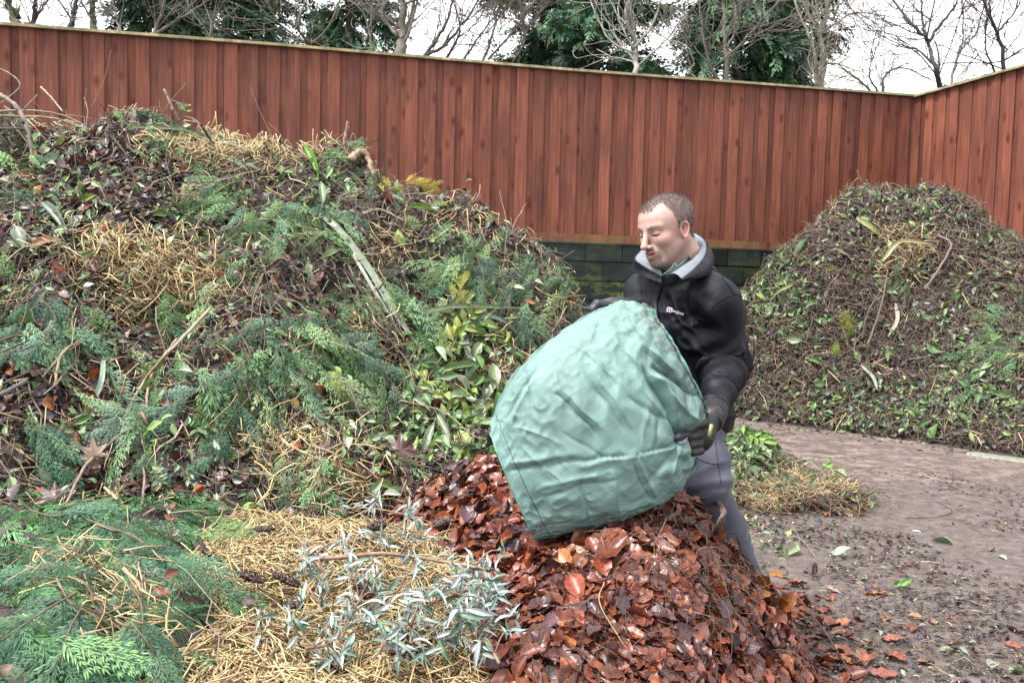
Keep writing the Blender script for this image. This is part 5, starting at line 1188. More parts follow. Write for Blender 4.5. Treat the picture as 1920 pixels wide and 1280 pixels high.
fac = 1-2*np.abs(vnoise(np.stack([q[..., 0]*16+q[..., 1]*7, q[..., 1]*15-q[..., 0]*5, q[..., 0]*0], -1), 8)); D += .0028*fac
fac = 1-2*np.abs(vnoise(np.stack([q[..., 0]*36-q[..., 1]*12, q[..., 1]*34+q[..., 0]*9, q[..., 0]*0+4], -1), 9)); D += .0018*fac
D += .005*vnoise(np.stack([q[..., 0]*6, q[..., 1]*6, q[..., 0]*0], -1), 10)*fm
for k in range(16):
    a0 = k*.73+.2*k*k; per = .07+.012*(k % 7); ph = k*1.7; w_ = q[..., 0]*math.cos(a0)+q[..., 1]*math.sin(a0)+.030*vnoise(q*9+k, 20+k); tw = np.abs(((w_/per+ph) % 1)-.5)*2
    D += .0075*(tw-.5)*np.clip(vnoise(q*7+k*3.1, 40+k)+.0, 0, 1)*(.6+.8*np.clip((sv_[:, None]-.55)/.3, 0, 1))
pin = np.exp(-(((px-1290)/26)**2+((py-822)/22)**2))*fm; D -= .03*pin
D *= np.clip(sv_[:, None]/.05+.35, 0, 1)
V2 = V+Nn*D[..., None]
bag = empty('garden_sack', (.25, 2.3, .62)); tag(bag, 'large pale green woven sack tipped on its side, held over the leaf heap', 'sack')
cc = np.tile(np.array([.18, .31, .285]), (NS*NT, 1)).reshape(NS, NT, 3)
dirt = np.clip((sv_[:, None]-.86)/.12, 0, 1)*np.clip(vnoise(V2*60, 3)+.25, 0, 1)*.8+np.clip((np.sin(th)[None]*-1+.2), 0, 1)*.0
dirt = np.clip(dirt+np.clip((py-955)/40, 0, 1)*np.clip(vnoise(V2*70, 5), 0, 1)*.3, 0, .9)
cc = cc*(1-dirt[..., None])+np.array([.07, .055, .04])*dirt[..., None]
hem = (sv_ < .045)[:, None]; cc = np.where(hem[..., None], cc*1.12, cc)
# base: closes the right end with a slack disc
Vl = [V2.reshape(-1, 3)]; Ql = [grid_quads(NS, NT, True)]; Cl = [cc.reshape(-1, 3)]; Ul = [uvw.reshape(-1, 3)]
last = V2[-1]; cen = last.mean(0); axis = nrm(cen-V2[-45].mean(0)); k0 = NS*NT; rings = 14; prev = (NS-1)*NT
for r in range(1, rings+1):
    f = 1-r/rings; rim = .012*math.sin(min(1, r/3)*math.pi)  # piping then sagging disc
    ring = cen+(last-cen)*f+axis*(.015*(1-f)+.006*math.sin(r*1.4))
    ring = ring+axis*(.008*vnoise(ring*22, 2))[:, None]
    Vl.append(ring); Cl.append(np.tile([.15, .36, .29], (NT, 1))); Ul.append(np.stack([ring[:, 0], ring[:, 2], ring[:, 1]*0], -1))
    j = np.arange(NT); k = (j+1) % NT; Ql.append(np.stack([prev+j, prev+k, k0+k, k0+j], -1)); prev = k0; k0 += NT
m = MB(); m.add(np.concatenate(Vl), q=np.concatenate(Ql), c=np.concatenate(Cl)); o = part(m, 'body', M['bag'], bag)
a = o.data.attributes.new('weave', 'FLOAT_VECTOR', 'POINT'); a.data.foreach_set('vector', np.concatenate(Ul).astype(np.float32).ravel())
sm = o.modifiers.new('t', 'SOLIDIFY'); sm.thickness = .0012; sm.offset = 0
# stitch line of the hem, rim piping of the base
i0 = int(.075*NS)
m = MB(); ring = V2[i0]+Nn[i0]*.0012; tube(m, np.concatenate([ring[:NT//2+4]]), .0009, 4, (.07, .12, .11)); part(m, 'hem_stitching', M['strap'], bag)
m = MB(); r0_ = V2[0]; tube(m, np.concatenate([r0_, r0_[:1]]), .0028, 5, (.17, .42, .34)); part(m, 'hem_edge', M['strap'], bag)
m = MB(); rr = V2[-2]+Nn[-2]*.002+axis*.002; tube(m, np.concatenate([rr, rr[:1]]), .0026+.0004*np.sin(np.arange(NT+1)*.9), 6, np.array([(.10, .24, .19) if math.sin(i*.7)+math.sin(i*.23) > -.3 else (.08, .06, .045) for i in range(NT+1)])); part(m, 'base_piping', M['strap'], bag)
def ribbon(pts, wdt, nv, c, name, thick=.0022):
    p_ = smooth_path(pts, 18); d = nrm(np.gradient(p_, axis=0)); nv = nrm(np.broadcast_to(np.asarray(nv, float), p_.shape)); s = nrm(np.cross(d, nv))*wdt/2; nn = nrm(np.cross(s, d))*thick/2
    R = np.stack([p_-s-nn, p_+s-nn, p_+s+nn, p_-s+nn], 1); m = MB(); m.add(R.reshape(-1, 3), q=grid_quads(18, 4, True), c=c)
    k = 17*4; m.add(np.concatenate([R[0], R[-1]]), q=[(0, 1, 2, 3), (7, 6, 5, 4)], c=c); return part(m, name, M['strap'], bag)
ribbon([P(1262, 826, 2.19), P(1275, 818, 2.185), P(1288, 814, 2.20), P(1300, 812, 2.235)], .016, (0, -1, .2), (.02, .022, .05), 'handle')
ribbon([P(1288, 819, 2.205), P(1283, 827, 2.195), P(1272, 830, 2.19)], .006, (0, -1, .2), (.5, .5, .6), 'handle_trim')
ribbon([P(1302, 856, 2.27), P(1300, 866, 2.25), P(1291, 880, 2.25)], .020, (-.2, -1, .2), (.015, .06, .055), 'side_handle')
ribbon([P(924, 800, 2.17), P(917, 816, 2.165), P(920, 832, 2.19)], .018, (-.4, -1, .2), (.022, .025, .03), 'mouth_strap')
ribbon([P(1004, 996, 2.13), P(988, 990, 2.13), P(972, 996, 2.16), P(966, 1004, 2.20)], .020, (0, -.6, 1), (.035, .02, .025), 'lower_strap')
# ------------------------------------------------------------------ single things lying on and sticking out of the heaps
surf_bare = surf
def surf(px, py, lift=0.0, ymin=1.0):   # the loose layer stands a few centimetres above the core of each heap
    q, n = surf_bare(px, py, 0, ymin); ex = 0
    if hA.h(q[0], q[1]) >= q[2]-.01 and q[2] > .1 and px < 1110: ex = .04
    elif q[1] > 5.8 and q[2] > .1: ex = .06
    elif q[2] > .12: ex = .012
    return q+n*(lift+ex), n
def one(mb, name, mt, label, cat, group=None, smooth=True):
    o = mb.build(name, mt, None, smooth); tag(o, label, cat, group)
    me = o.data; n = len(me.vertices); a = np.empty(n*3, np.float32); me.vertices.foreach_get('co', a); a = a.reshape(-1, 3)
    b = np.array([a[:, 0].mean(), a[:, 1].mean(), a[:, 2].min()], np.float32); me.vertices.foreach_set('co', (a-b).ravel()); o.location = b; me.update(); return o
def lay(px0, py0, px1, py1, l0=.012, l1=.012):
    a, n0 = surf(px0, py0, l0); b, n1 = surf(px1, py1, l1)
    return a, b, nrm(n0+n1+nrm(CAM-a)*.5)
def put_leaf(px0, py0, px1, py1, width, cl, name, label, cat='leaf', tm=None, group=None, mt='leaf', lift=.02, roll=0.):
    a, b, n = lay(px0, py0, px1, py1, lift, lift); L = np.linalg.norm(b-a); t = nrm(b-a); n = nrm(n+np.cross(t, n)*roll)
    tm = tm or BROAD[1]; wid = (np.ptp(tm[0][:, 1])); mb = MB(); c = (a+b)/2-t*L*.05
    mb.inst(tm, c[None], frames(n[None], t[None]), np.array([[L, width/wid, L]]), np.array([cl])); return one(mb, name, M[mt], label, cat, group)
def put_strap(pts, width, cl, label, name='strap_leaf', lift=.025, fold=.3, mt='leaf', cat='leaf', ends=(.4, .08)):
    """long sword-shaped leaf over the heap through photo positions; optional third value lifts it"""
    W = np.array([surf(p[0], p[1], p[2] if len(p) > 2 else lift)[0] for p in pts]); W = smooth_path(W, 26); t = np.linspace(0, 1, 26)
    d = nrm(np.gradient(W, axis=0)); n = nrm(CAM-W+np.array([0, 0, 1.2])); s = nrm(np.cross(d, n)); n = np.cross(s, d)
    w = width/2*np.minimum(1, np.minimum(ends[0]+t*4, ends[1]+(1-t)*4))
    R = np.stack([W-s*w[:, None]+n*(w*fold)[:, None], W-s*(w*.5)[:, None]+n*(w*fold*.3)[:, None], W, W+s*(w*.5)[:, None]+n*(w*fold*.3)[:, None], W+s*w[:, None]+n*(w*fold)[:, None]], 1)
    sh = np.tile(np.array([.85, 1.1, .8, 1.05, .9]), 26)[:, None]*np.asarray(cl)*(1+.1*rng.normal(size=(130, 1)))
    mb = MB(); mb.add(R.reshape(-1, 3), q=grid_quads(26, 5), c=np.clip(sh, 0, 1)); return one(mb, name, M[mt], label, cat)
def put_stick(pts, r0, r1, cl, label, name='stick', lift=.02, group=None, side=0, wob=.15, cat='stick', n=22, world=None):
    W = world if world is not None else np.array([surf(p[0], p[1], p[2] if len(p) > 2 else lift)[0] if len(p) < 4 else P(p[0], p[1], p[3]) for p in pts])
    W = smooth_path(W, n); W[1:-1] += rng.normal(size=(n-2, 3))*r0*wob; mb = MB(); rr = np.linspace(r0, r1, n)*(1+.08*rng.normal(size=n)); tube(mb, W, rr, 8, np.asarray(cl)*(1+.12*rng.normal(size=(n, 1))))
    for _ in range(side):
        i = rng.integers(3, n-3); d = nrm(nrm(W[i+1]-W[i])+rng.normal(size=3)*.6); L = .05+.12*rng.random(); k = np.linspace(0, 1, 6)[:, None]
        tube(mb, W[i]+d*L*k+rng.normal(size=(6, 3))*.004*k+np.array([0, 0, -.25])*L*k*k, np.linspace(rr[i]*.5, .0012, 6), 5, cl)
    return one(mb, name, M['bark'], label, cat, group)

YG = (.36, .47, .12); LG = (.32, .44, .27); MG = (.15, .30, .08); SG = (.36, .42, .36)
put_strap([(255, 263, .05), (330, 268, .05), (395, 282, .03), (440, 290)], .022, (.25, .36, .2), 'pale green strap leaf lying across the top straw patch')
put_strap([(388, 270, .03), (420, 283, .04), (475, 305)], .026, (.17, .22, .18), 'grey-green folded strap leaf over the crest straw patch')
put_strap([(585, 418, .03), (640, 455, .04), (680, 520, .03), (728, 596, .02), (782, 668, .02)], .032, (.34, .42, .30), 'long pale sword leaf running down the middle of the big heap')
put_strap([(640, 452, .02), (690, 560, .02), (745, 650, .01)], .016, (.42, .45, .36), 'narrow bleached sword leaf beside the long pale one')
put_strap([(758, 606, .03), (840, 605, .07), (950, 600, .10)], .022, (.17, .24, .12), 'straight dark green sword leaf sticking out level toward the sack')
put_strap([(880, 598, .03), (920, 612, .05), (962, 640, .02)], .020, (.22, .30, .22), 'short grey-green strap leaf under the level sword leaf')
put_strap([(925, 607, .03), (985, 606, .05)], .011, (.42, .46, .16), 'thin yellowish leaf tip beside the level sword leaf')
put_strap([(855, 612), (900, 640, .03), (940, 668)], .008, YG, 'thin yellow-green blade drooping below the level sword leaf')
put_strap([(186, 756), (196, 724, .03), (212, 700, .05)], .018, (.30, .45, .32), 'short upright pale green cut leaf stub in the lower left face')
put_strap([(1812, 852, .01), (1880, 862, .01), (1990, 876, .01)], .05, (.50, .55, .45), 'long pale flattened leaf blade lying on the yard at the foot of the far heap')
put_strap([(1675, 578), (1680, 612, .06), (1662, 640)], .035, (.5, .46, .34), 'cream leaf stalk hanging in the middle of the far heap')
put_strap([(1645, 500, .05), (1690, 470, .12), (1740, 470, .08)], .04, (.42, .38, .18), 'arched yellowish dead leaf over the straw tuft of the far heap')
put_strap([(1600, 425, .06), (1625, 440, .08), (1642, 452, .06)], .05, (.40, .40, .14), 'broad yellow-green dead leaf near the top of the far heap')
put_strap([(1615, 692, .05), (1640, 715, .06), (1650, 742, .05)], .03, (.36, .42, .36), 'grey-green leaf blade low on the far heap')
put_strap([(1450, 572, .05), (1475, 560, .07), (1500, 540, .05)], .03, (.34, .40, .12), 'yellow-green blade on the left shoulder of the far heap')

put_leaf(597, 410, 594, 358, .036, (.30, .42, .24), 'laurel_leaf', 'large pale upright oval leaf in the upper middle of the big heap', lift=.05)
put_leaf(588, 345, 572, 312, .034, (.18, .42, .06), 'laurel_leaf', 'glossy bright green leaf just above the large pale upright leaf', lift=.05)
put_leaf(600, 352, 622, 340, .03, (.20, .40, .09), 'laurel_leaf', 'small bright green leaf right of the glossy one', lift=.05)
put_leaf(420, 318, 474, 348, .035, (.30, .42, .28), 'broad_leaf', 'pale green broad leaf below the crest straw patch', lift=.03)
put_leaf(760, 398, 802, 422, .034, (.22, .38, .05), 'laurel_leaf', 'vivid green leaf just under the yellow conifer sprig', lift=.04)
put_leaf(30, 450, 62, 482, .055, (.22, .29, .22), 'broad_leaf', 'dull grey-green leaf at the left edge of the big heap', lift=.03)
put_leaf(95, 415, 118, 448, .045, (.22, .28, .20), 'broad_leaf', 'mottled grey-green leaf on the dark upper left slope', lift=.03)
put_leaf(146, 445, 172, 422, .045, (.36, .42, .36), 'broad_leaf', 'pale silvery leaf right of the mottled one', lift=.03)
put_leaf(74, 488, 112, 470, .04, (.42, .22, .14), 'dead_leaf', 'curled pinkish-brown leaf beside the left straw patch', mt='wetleaf', lift=.04)
put_leaf(148, 566, 176, 562, .022, (.85, .85, .80), 'white_petal', 'pair-like white petal on the face under the left straw patch', 'petal', lift=.04, tm=LANCE[0])
put_leaf(566, 476, 600, 468, .022, (.42, .54, .30), 'broad_leaf', 'pale yellow-green leaf in the centre of the big heap', lift=.04)
put_leaf(588, 500, 622, 492, .024, (.40, .54, .22), 'broad_leaf', 'light green leaf just below the pale yellow-green one', lift=.04)
put_leaf(100, 560, 70, 600, .03, (.15, .2, .15), 'broad_leaf', 'dull leaf above the left conifer clump', lift=.03)
put_leaf(905, 752, 912, 694, .062, (.24, .30, .14), 'broad_leaf', 'big olive leaf with a purplish edge standing left of the sack', lift=.05)
put_leaf(828, 712, 882, 700, .034, (.22, .38, .16), 'laurel_leaf', 'long green leaf left of the big olive leaf', lift=.06)
put_leaf(885, 722, 876, 742, .03, (.10, .26, .05), 'laurel_leaf', 'deep green leaf at the foot of the big olive leaf', lift=.05)
put_leaf(753, 742, 784, 752, .026, (.16, .36, .12), 'laurel_leaf', 'fresh green leaf at the lower middle of the heap', lift=.05)
put_leaf(775, 772, 808, 784, .022, (.40, .52, .34), 'broad_leaf', 'pale leaf underside showing in the lower middle of the heap', lift=.05)
put_leaf(800, 828, 815, 860, .034, (.40, .50, .34), 'broad_leaf', 'pale mottled leaf pointing down toward the copper leaves', lift=.05)
put_leaf(820, 812, 852, 836, .024, (.42, .52, .34), 'broad_leaf', 'pale narrow leaf right of the mottled one', lift=.05)
put_leaf(905, 782, 918, 802, .03, (.13, .33, .07), 'laurel_leaf', 'green leaf tucked by the mouth of the sack', lift=.05)
put_leaf(905, 840, 925, 852, .04, (.30, .42, .30), 'broad_leaf', 'soft green leaf hanging below the sack mouth strap', lift=.06)
# maple leaf
def palmate(seed=0):
    r = np.random.default_rng(seed); pts = []
    for k, (a, R) in enumerate(((-150, .45), (-128, .28), (-95, .8), (-72, .42), (-48, .95), (-22, .5), (0, 1.1), (22, .5), (48, .95), (72, .42), (95, .8), (128, .28), (150, .45), (180, .18))):
        for d_, f in ((-6, .82), (0, 1.), (6, .82)) if R > .4 and k % 2 == 0 else ((0, 1.),):
            x = math.radians(a+d_); pts.append((R*f*math.cos(x), R*f*math.sin(x)))
    pts = np.array(pts); n = len(pts); ring = [pts*f for f in (.5, 1.0)]
    v = [np.array([[0, 0, 0]])]+[np.concatenate([p, (.16*np.sin(np.arctan2(p[:, 1], p[:, 0])*3)*np.linalg.norm(p, axis=1)-.25*np.linalg.norm(p, axis=1)**2+.05*r.normal(size=n))[:, None]], 1) for p in ring]
    v = np.concatenate(v); t = [(0, 1+i, 1+(i+1) % n) for i in range(n)]; q = [(1+i, 1+n+i, 1+n+(i+1) % n, 1+(i+1) % n) for i in range(n)]; return v, q, t
def put_palm(px, py, size, cl, label, name='maple_leaf', turn=0., lift=.03, mt='wetleaf', group=None, seed=0):
    a, n = surf(px, py, lift); n = nrm(n*.5+nrm(CAM-a)); t = nrm(np.cross(n, [math.sin(turn), .2, math.cos(turn)])); fr = frames(n[None], t[None])[0]
    v, q, t_ = palmate(seed); v = v*size/2; mb = MB(); mb.add(v@fr.T+a, q=q, t=t_, c=np.asarray(cl)*(1+.12*rng.normal(size=(len(v), 1)))); return one(mb, name, M[mt], label, 'leaf', group)
put_palm(736, 882, .15, (.14, .07, .065), 'big wet purple-brown lobed maple leaf above the silvery branches', turn=2.6, lift=.05)
put_palm(180, 870, .12, (.32, .22, .15), 'tan lobed dead leaf on the lower left slope of the big heap', turn=1.4, seed=2)
put_palm(110, 955, .13, (.17, .12, .11), 'grey-brown lobed leaf just over the conifer clippings', turn=.5, seed=3)

# conifer sprigs that stand out
def put_sprig(pts, size, n, cl, label, name='conifer_sprig', lift=.05, tm=None, spread=.5, up_=.0):
    W = smooth_path(np.array([surf(p[0], p[1], p[2] if len(p) > 2 else lift)[0] for p in pts]), 14); root = empty(name, tuple(W[0])); tag(root, label, 'sprig')
    mb = MB(); tube(mb, W, np.linspace(.003, .001, 14), 5, (.16, .11, .06)); part(mb, 'stem', M['bark'], root)
    k = rng.random(n)**.8*13; i = np.minimum(k.astype(int), 12); p = W[i]+(W[i+1]-W[i])*(k-i)[:, None]; d = nrm(W[i+1]-W[i])
    nn = nrm(CAM-p+np.array([0, 0, 1.5])+rng.normal(size=(n, 3))*.3); s = nrm(np.cross(d, nn))*rng.choice([-1, 1], (n, 1)); t = nrm(d+s*spread*(1+.3*rng.normal(size=(n, 1)))+nn*up_)
    fr = frames(nn, t); tm = tm or SPRAY; cc = pick(cl, n, .1); fo = MB(); kk = rng.integers(len(tm), size=n); sz = size*(.6+.6*rng.random(n))
    for j in range(len(tm)): m_ = kk == j; fo.inst(tm[j], p[m_], fr[m_], sz[m_], cc[m_])
    part(fo, 'foliage', M['needle'], root); return root
BR = [(.20, .36, .13, 2), (.26, .42, .17, 1)]; BL = [(.13, .27, .15, 2), (.10, .22, .13, 2)]; PALE = [(.20, .32, .22, 2), (.15, .27, .19, 1)]
put_sprig([(712, 385), (750, 372, .07), (800, 372, .05)], .10, 12, [(.62, .48, .06, 2), (.5, .42, .08, 1)], 'golden yellow conifer sprig on the right shoulder of the big heap')
put_sprig([(345, 372), (375, 395, .05), (420, 410)], .11, 16, BR, 'bright green fluffy conifer sprig below the crest straw patch')
put_sprig([(400, 455, .03), (490, 440, .05), (590, 432)], .13, 18, BR+BL, 'long light green feathery sprig across the centre of the heap')
put_sprig([(270, 240, .04), (330, 250, .07), (400, 290)], .11, 20, [(.12, .18, .13, 1), (.16, .22, .15, 1)], 'dull grey-green conifer branch on the crest of the big heap')
put_sprig([(640, 285), (690, 300, .08), (760, 330, .05)], .11, 20, [(.15, .21, .13, 1), (.20, .26, .17, 1)], 'wiry grey-green conifer branch poking up at the crest right of the straw')
put_sprig([(75, 560), (70, 620, .05), (20, 710)], .14, 20, BL, 'drooping blue-green conifer branch on the left edge under the straw')
put_sprig([(95, 575), (100, 630, .05), (75, 690)], .12, 14, PALE, 'paler drooping conifer tip beside the left-edge branch')
put_sprig([(290, 545, .03), (300, 570, .05), (310, 610)], .10, 14, BR, 'green conifer tips hanging out under the left straw patch')
put_sprig([(600, 610), (540, 625, .05), (440, 660)], .13, 18, BL, 'blue-green conifer branch pointing left in the heap centre')
put_sprig([(610, 640), (670, 690, .06), (720, 740)], .13, 18, PALE, 'greyish conifer branch sloping right in the heap centre')
put_sprig([(470, 690), (400, 730, .06), (320, 790)], .14, 22, BL+PALE, 'broad conifer spray fanning left in the lower heap')
put_sprig([(500, 740), (590, 748, .06), (605, 742, .05)], .10, 14, [(.38, .48, .14, 1)], 'yellow-green soft sprig beside the dark hollow')
put_sprig([(450, 760), (430, 820, .05), (400, 890)], .13, 16, BL, 'drooping conifer spray in the lower middle of the heap')
put_sprig([(270, 790), (290, 830, .06), (300, 890)], .12, 14, BR+PALE, 'hanging conifer tip just above the pale-leaved shoot')
put_sprig([(270, 800), (230, 815, .05), (190, 840)], .11, 12, PALE, 'conifer tip pointing left above the tan lobed leaf')
put_sprig([(20, 820), (60, 840, .06), (90, 900)], .14, 18, BL, 'blue-green conifer spray at the left edge above the clippings heap')
put_sprig([(985, 480), (1030, 490, .08), (1068, 520, .06)], .10, 14, BL+BR, 'conifer tip reaching out over the dark wall from the right end of the big heap')
put_sprig([(1000, 470, .03), (1012, 450, .06), (1020, 430, .09)], .07, 8, BL, 'small upright conifer tip against the bottom of the fence')
put_sprig([(860, 480), (890, 530, .05), (900, 580)], .12, 16, PALE+BR, 'pale feathery conifer tip hanging on the right slope')
put_sprig([(950, 540), (930, 590, .05), (960, 640)], .11, 14, PALE, 'greyish conifer tip above the sack on the right slope')
put_sprig([(840, 600), (855, 560, .05), (870, 540)], .08, 8, [(.42, .42, .07, 1)], 'olive-yellow sprig just above the level sword leaf')
for k, (a, lab) in enumerate((([(60, 1000), (130, 1010, .06), (180, 990, .06)], 'largest blue-green spray at the top of the clippings heap'), ([(170, 1040), (130, 1090, .05), (40, 1150)], 'spray sweeping down-left over the clippings heap'), ([(180, 1010), (230, 1060, .06), (300, 1100)], 'spray sweeping right toward the straw'), ([(120, 1160), (60, 1190, .05), (0, 1230)], 'spray at the lower left of the clippings'), ([(150, 1180), (130, 1230, .05), (120, 1290)], 'spray hanging down at the bottom edge left'), ([(230, 1150), (240, 1200, .06), (240, 1270)], 'spray hanging beside the straw at the bottom'), ([(20, 1060), (70, 1080, .05), (110, 1120)], 'small spray near the left edge of the clippings'), ([(210, 1075), (245, 1095, .06), (285, 1150)], 'short spray next to the loose straw on the clippings'))):
    put_sprig(a, .13, 20, BL+[(.12, .26, .12, 2)], lab, tm=SPRAY_F)
put_sprig([(1540, 930), (1545, 948), (1550, 960)], .05, 4, BR, 'tiny green sprig at the foot of the weed heap')
put_sprig([(1585, 585, .06), (1582, 610, .1), (1572, 655, .06)], .16, 10, [(.30, .38, .06, 1)], 'hanging mossy yellow-green sprig on the far heap')
put_sprig([(1845, 600, .08), (1850, 640, .12), (1870, 690, .08)], .2, 14, BR, 'bright green hanging sprig on the far heap, on the side away from the man')

# leafy shoots
def put_shoot(pts, lsize, nl, cl, label, tm=None, lift=.04, name='leafy_shoot', stem=(.16, .12, .07), sr=.002, rosette=0, world=None, spread=1.0, down=.0):
    W = smooth_path(np.array([surf(p[0], p[1], p[2] if len(p) > 2 else lift)[0] for p in pts]) if world is None else world, 20); root = empty(name, tuple(W[0])); tag(root, label, 'branch' if rosette else 'shoot')
    mb = MB(); tube(mb, W, np.linspace(sr, sr*.45, 20), 6, np.asarray(stem)*(1+.1*rng.normal(size=(20, 1)))); pos, tan = [], []
    d = nrm(np.gradient(W, axis=0))
    if rosette:
        side = []
        for i in list(range(2, 20, 4 if rosette > .054 else 5 if rosette > .04 else 7)):
            for s in (-1, 1):
                nn = nrm(CAM-W[i]+np.array([0, 0, .6])); e = nrm(d[i]*(.6+.5*rng.random())+s*np.cross(d[i], nn)*(.5+.6*rng.random())+rng.normal(size=3)*.25); L = rosette*(.5+.8*rng.random()); k = np.linspace(0, 1, 6)[:, None]
                B_ = W[i]+e*L*k+np.array([0, 0, .02])*np.sin(k*3); tube(mb, B_, np.linspace(sr*.5, .0011, 6), 5, stem)
                for j, f in enumerate((2, 4, 5, 5, 5) if rng.random() < .6 else (4, 5, 5, 5)):
                    for s2 in (-1, 1):
                        pos.append(B_[f]+rng.normal(size=3)*.003); o_ = nrm(np.cross(e, rng.normal(size=3))); tan.append(nrm(e*(.2+.75*(j > 3))+o_*s2*(.9-.3*(j > 3))))
    for i in range(nl):
        k = rng.random()**.8*18.9; j = int(k); pos.append(W[j]+(W[j+1]-W[j])*(k-j)); nn = nrm(CAM-pos[-1]); tan.append(nrm(d[j]*.7+np.cross(d[j], nn)*rng.choice([-1, 1])*spread+rng.normal(size=3)*.3-np.array([0, 0, down])))
    part(mb, 'stem', M['bark'], root)
    pos = np.array(pos); tan = nrm(np.array(tan)); n = len(pos); nn = nrm(CAM-pos+np.array([0, 0, 1.])+rng.normal(size=(n, 3))*1.3); fr = frames(nn, tan); sz = lsize*(.35+.95*rng.random(n)**1.3); pos = pos+tan*sz[:, None]*.45
    tm = tm or BROAD; kk = rng.integers(len(tm), size=n); cc = pick(cl, n, .12); fo = MB()
    for j in range(len(tm)): m_ = kk == j; fo.inst(tm[j], pos[m_], fr[m_], sz[m_], cc[m_])
    part(fo, 'leaves', M['leaf'], root); return root
put_shoot([(325, 880), (345, 905, .05), (365, 930, .05), (400, 970, .03)], .034, 30, [(.42, .56, .30, 3), (.34, .50, .24, 1)], 'drooping shoot of small pale green leaves hanging over the dark hollow')
put_shoot([(310, 880), (303, 910, .06), (300, 935, .05)], .03, 18, [(.46, .58, .34, 1)], 'short companion shoot of pale leaves left of the drooping one')
put_shoot([(330, 815), (370, 828, .05), (405, 815, .04)], .038, 14, [(.16, .34, .14, 1), (.3, .48, .2, 1)], 'sprig of mid green privet-like leaves in the lower middle')
put_shoot([(290, 975), (305, 1005, .04), (325, 1035, .04)], .017, 14, [(.62, .58, .48, 1)], 'thin stem of small cream seed pods over the clippings', lift=.06)
put_shoot([(312, 1010), (300, 985, .05)], .05, 4, [(.42, .17, .08, 1)], 'pair of orange-brown leaves by the cream seed pods', tm=BEECH)
put_shoot([(330, 262), (345, 225, .05), (352, 195, .12)], .05, 9, [(.36, .46, .12, 1), (.45, .5, .3, 1)], 'upright yellow-green spotted shoot standing on the crest against the fence', world=np.array([P(330, 262, 4.4), P(342, 225, 4.42), P(352, 196, 4.42)]))
put_shoot([(60, 330), (80, 290, .1), (62, 255, .1)], .085, 9, [(.30, .48, .28, 1), (.2, .4, .15, 1)], 'pale green broad-leaved shoot on the far left crest', world=np.array([P(75, 330, 4.1), P(80, 290, 4.1), P(58, 258, 4.1)]))
put_shoot([(820, 700), (850, 650, .05), (885, 600, .05)], .075, 26, [(.42, .46, .10, 2), (.30, .42, .10, 2)], 'yellowing broad-leaved branch in the hollow under the level sword leaf')
put_shoot([(760, 800), (810, 830, .05), (880, 870, .04)], .06, 20, [(.24, .38, .18, 2), (.36, .46, .28, 1)], 'leafy branch leading down to the sack mouth')
put_shoot([(760, 690), (800, 720, .04), (830, 750)], .07, 16, [(.14, .28, .10, 2), (.2, .34, .14, 1)], 'dark green laurel twig in the heap left of the olive leaf')
put_shoot([(1400, 800), (1420, 780, .05), (1440, 800, .02)], .075, 26, [(.34, .56, .14, 2), (.26, .46, .10, 1)], 'fresh bright green shoot at the top of the weed heap beside the man', world=np.array([P(1370, 850, 5.5), P(1400, 812, 5.45), P(1448, 842, 5.4)]), sr=.003)
put_shoot([(1380, 870), (1400, 860, .04)], .10, 7, [(.42, .54, .32, 1)], 'large pale leaves low on the weed heap beside the trouser leg')
put_shoot([(1548, 885), (1558, 876, .05)], .06, 3, [(.2, .48, .06, 1)], 'single vivid green leaf tip on the end of the weed heap')
put_shoot([(1450, 1055, .015), (1480, 1045, .02)], .11, 3, [(.48, .60, .32, 1)], 'flat pale green leaves on the ground near the copper leaves')
put_shoot([(1515, 1065, .015), (1560, 1045, .02)], .13, 3, [(.46, .58, .36, 1)], 'largest pale yellow-green leaves lying on the muddy ground')
put_shoot([(1672, 1103, .01), (1690, 1105, .01)], .05, 5, [(.24, .46, .12, 1)], 'small bright green rosette lying on the open mud')
put_shoot([(1560, 1015, .01), (1600, 1010, .01)], .03, 4, [(.4, .5, .3, 1)], 'few tiny pale leaves on the mud beyond the pale leaves')

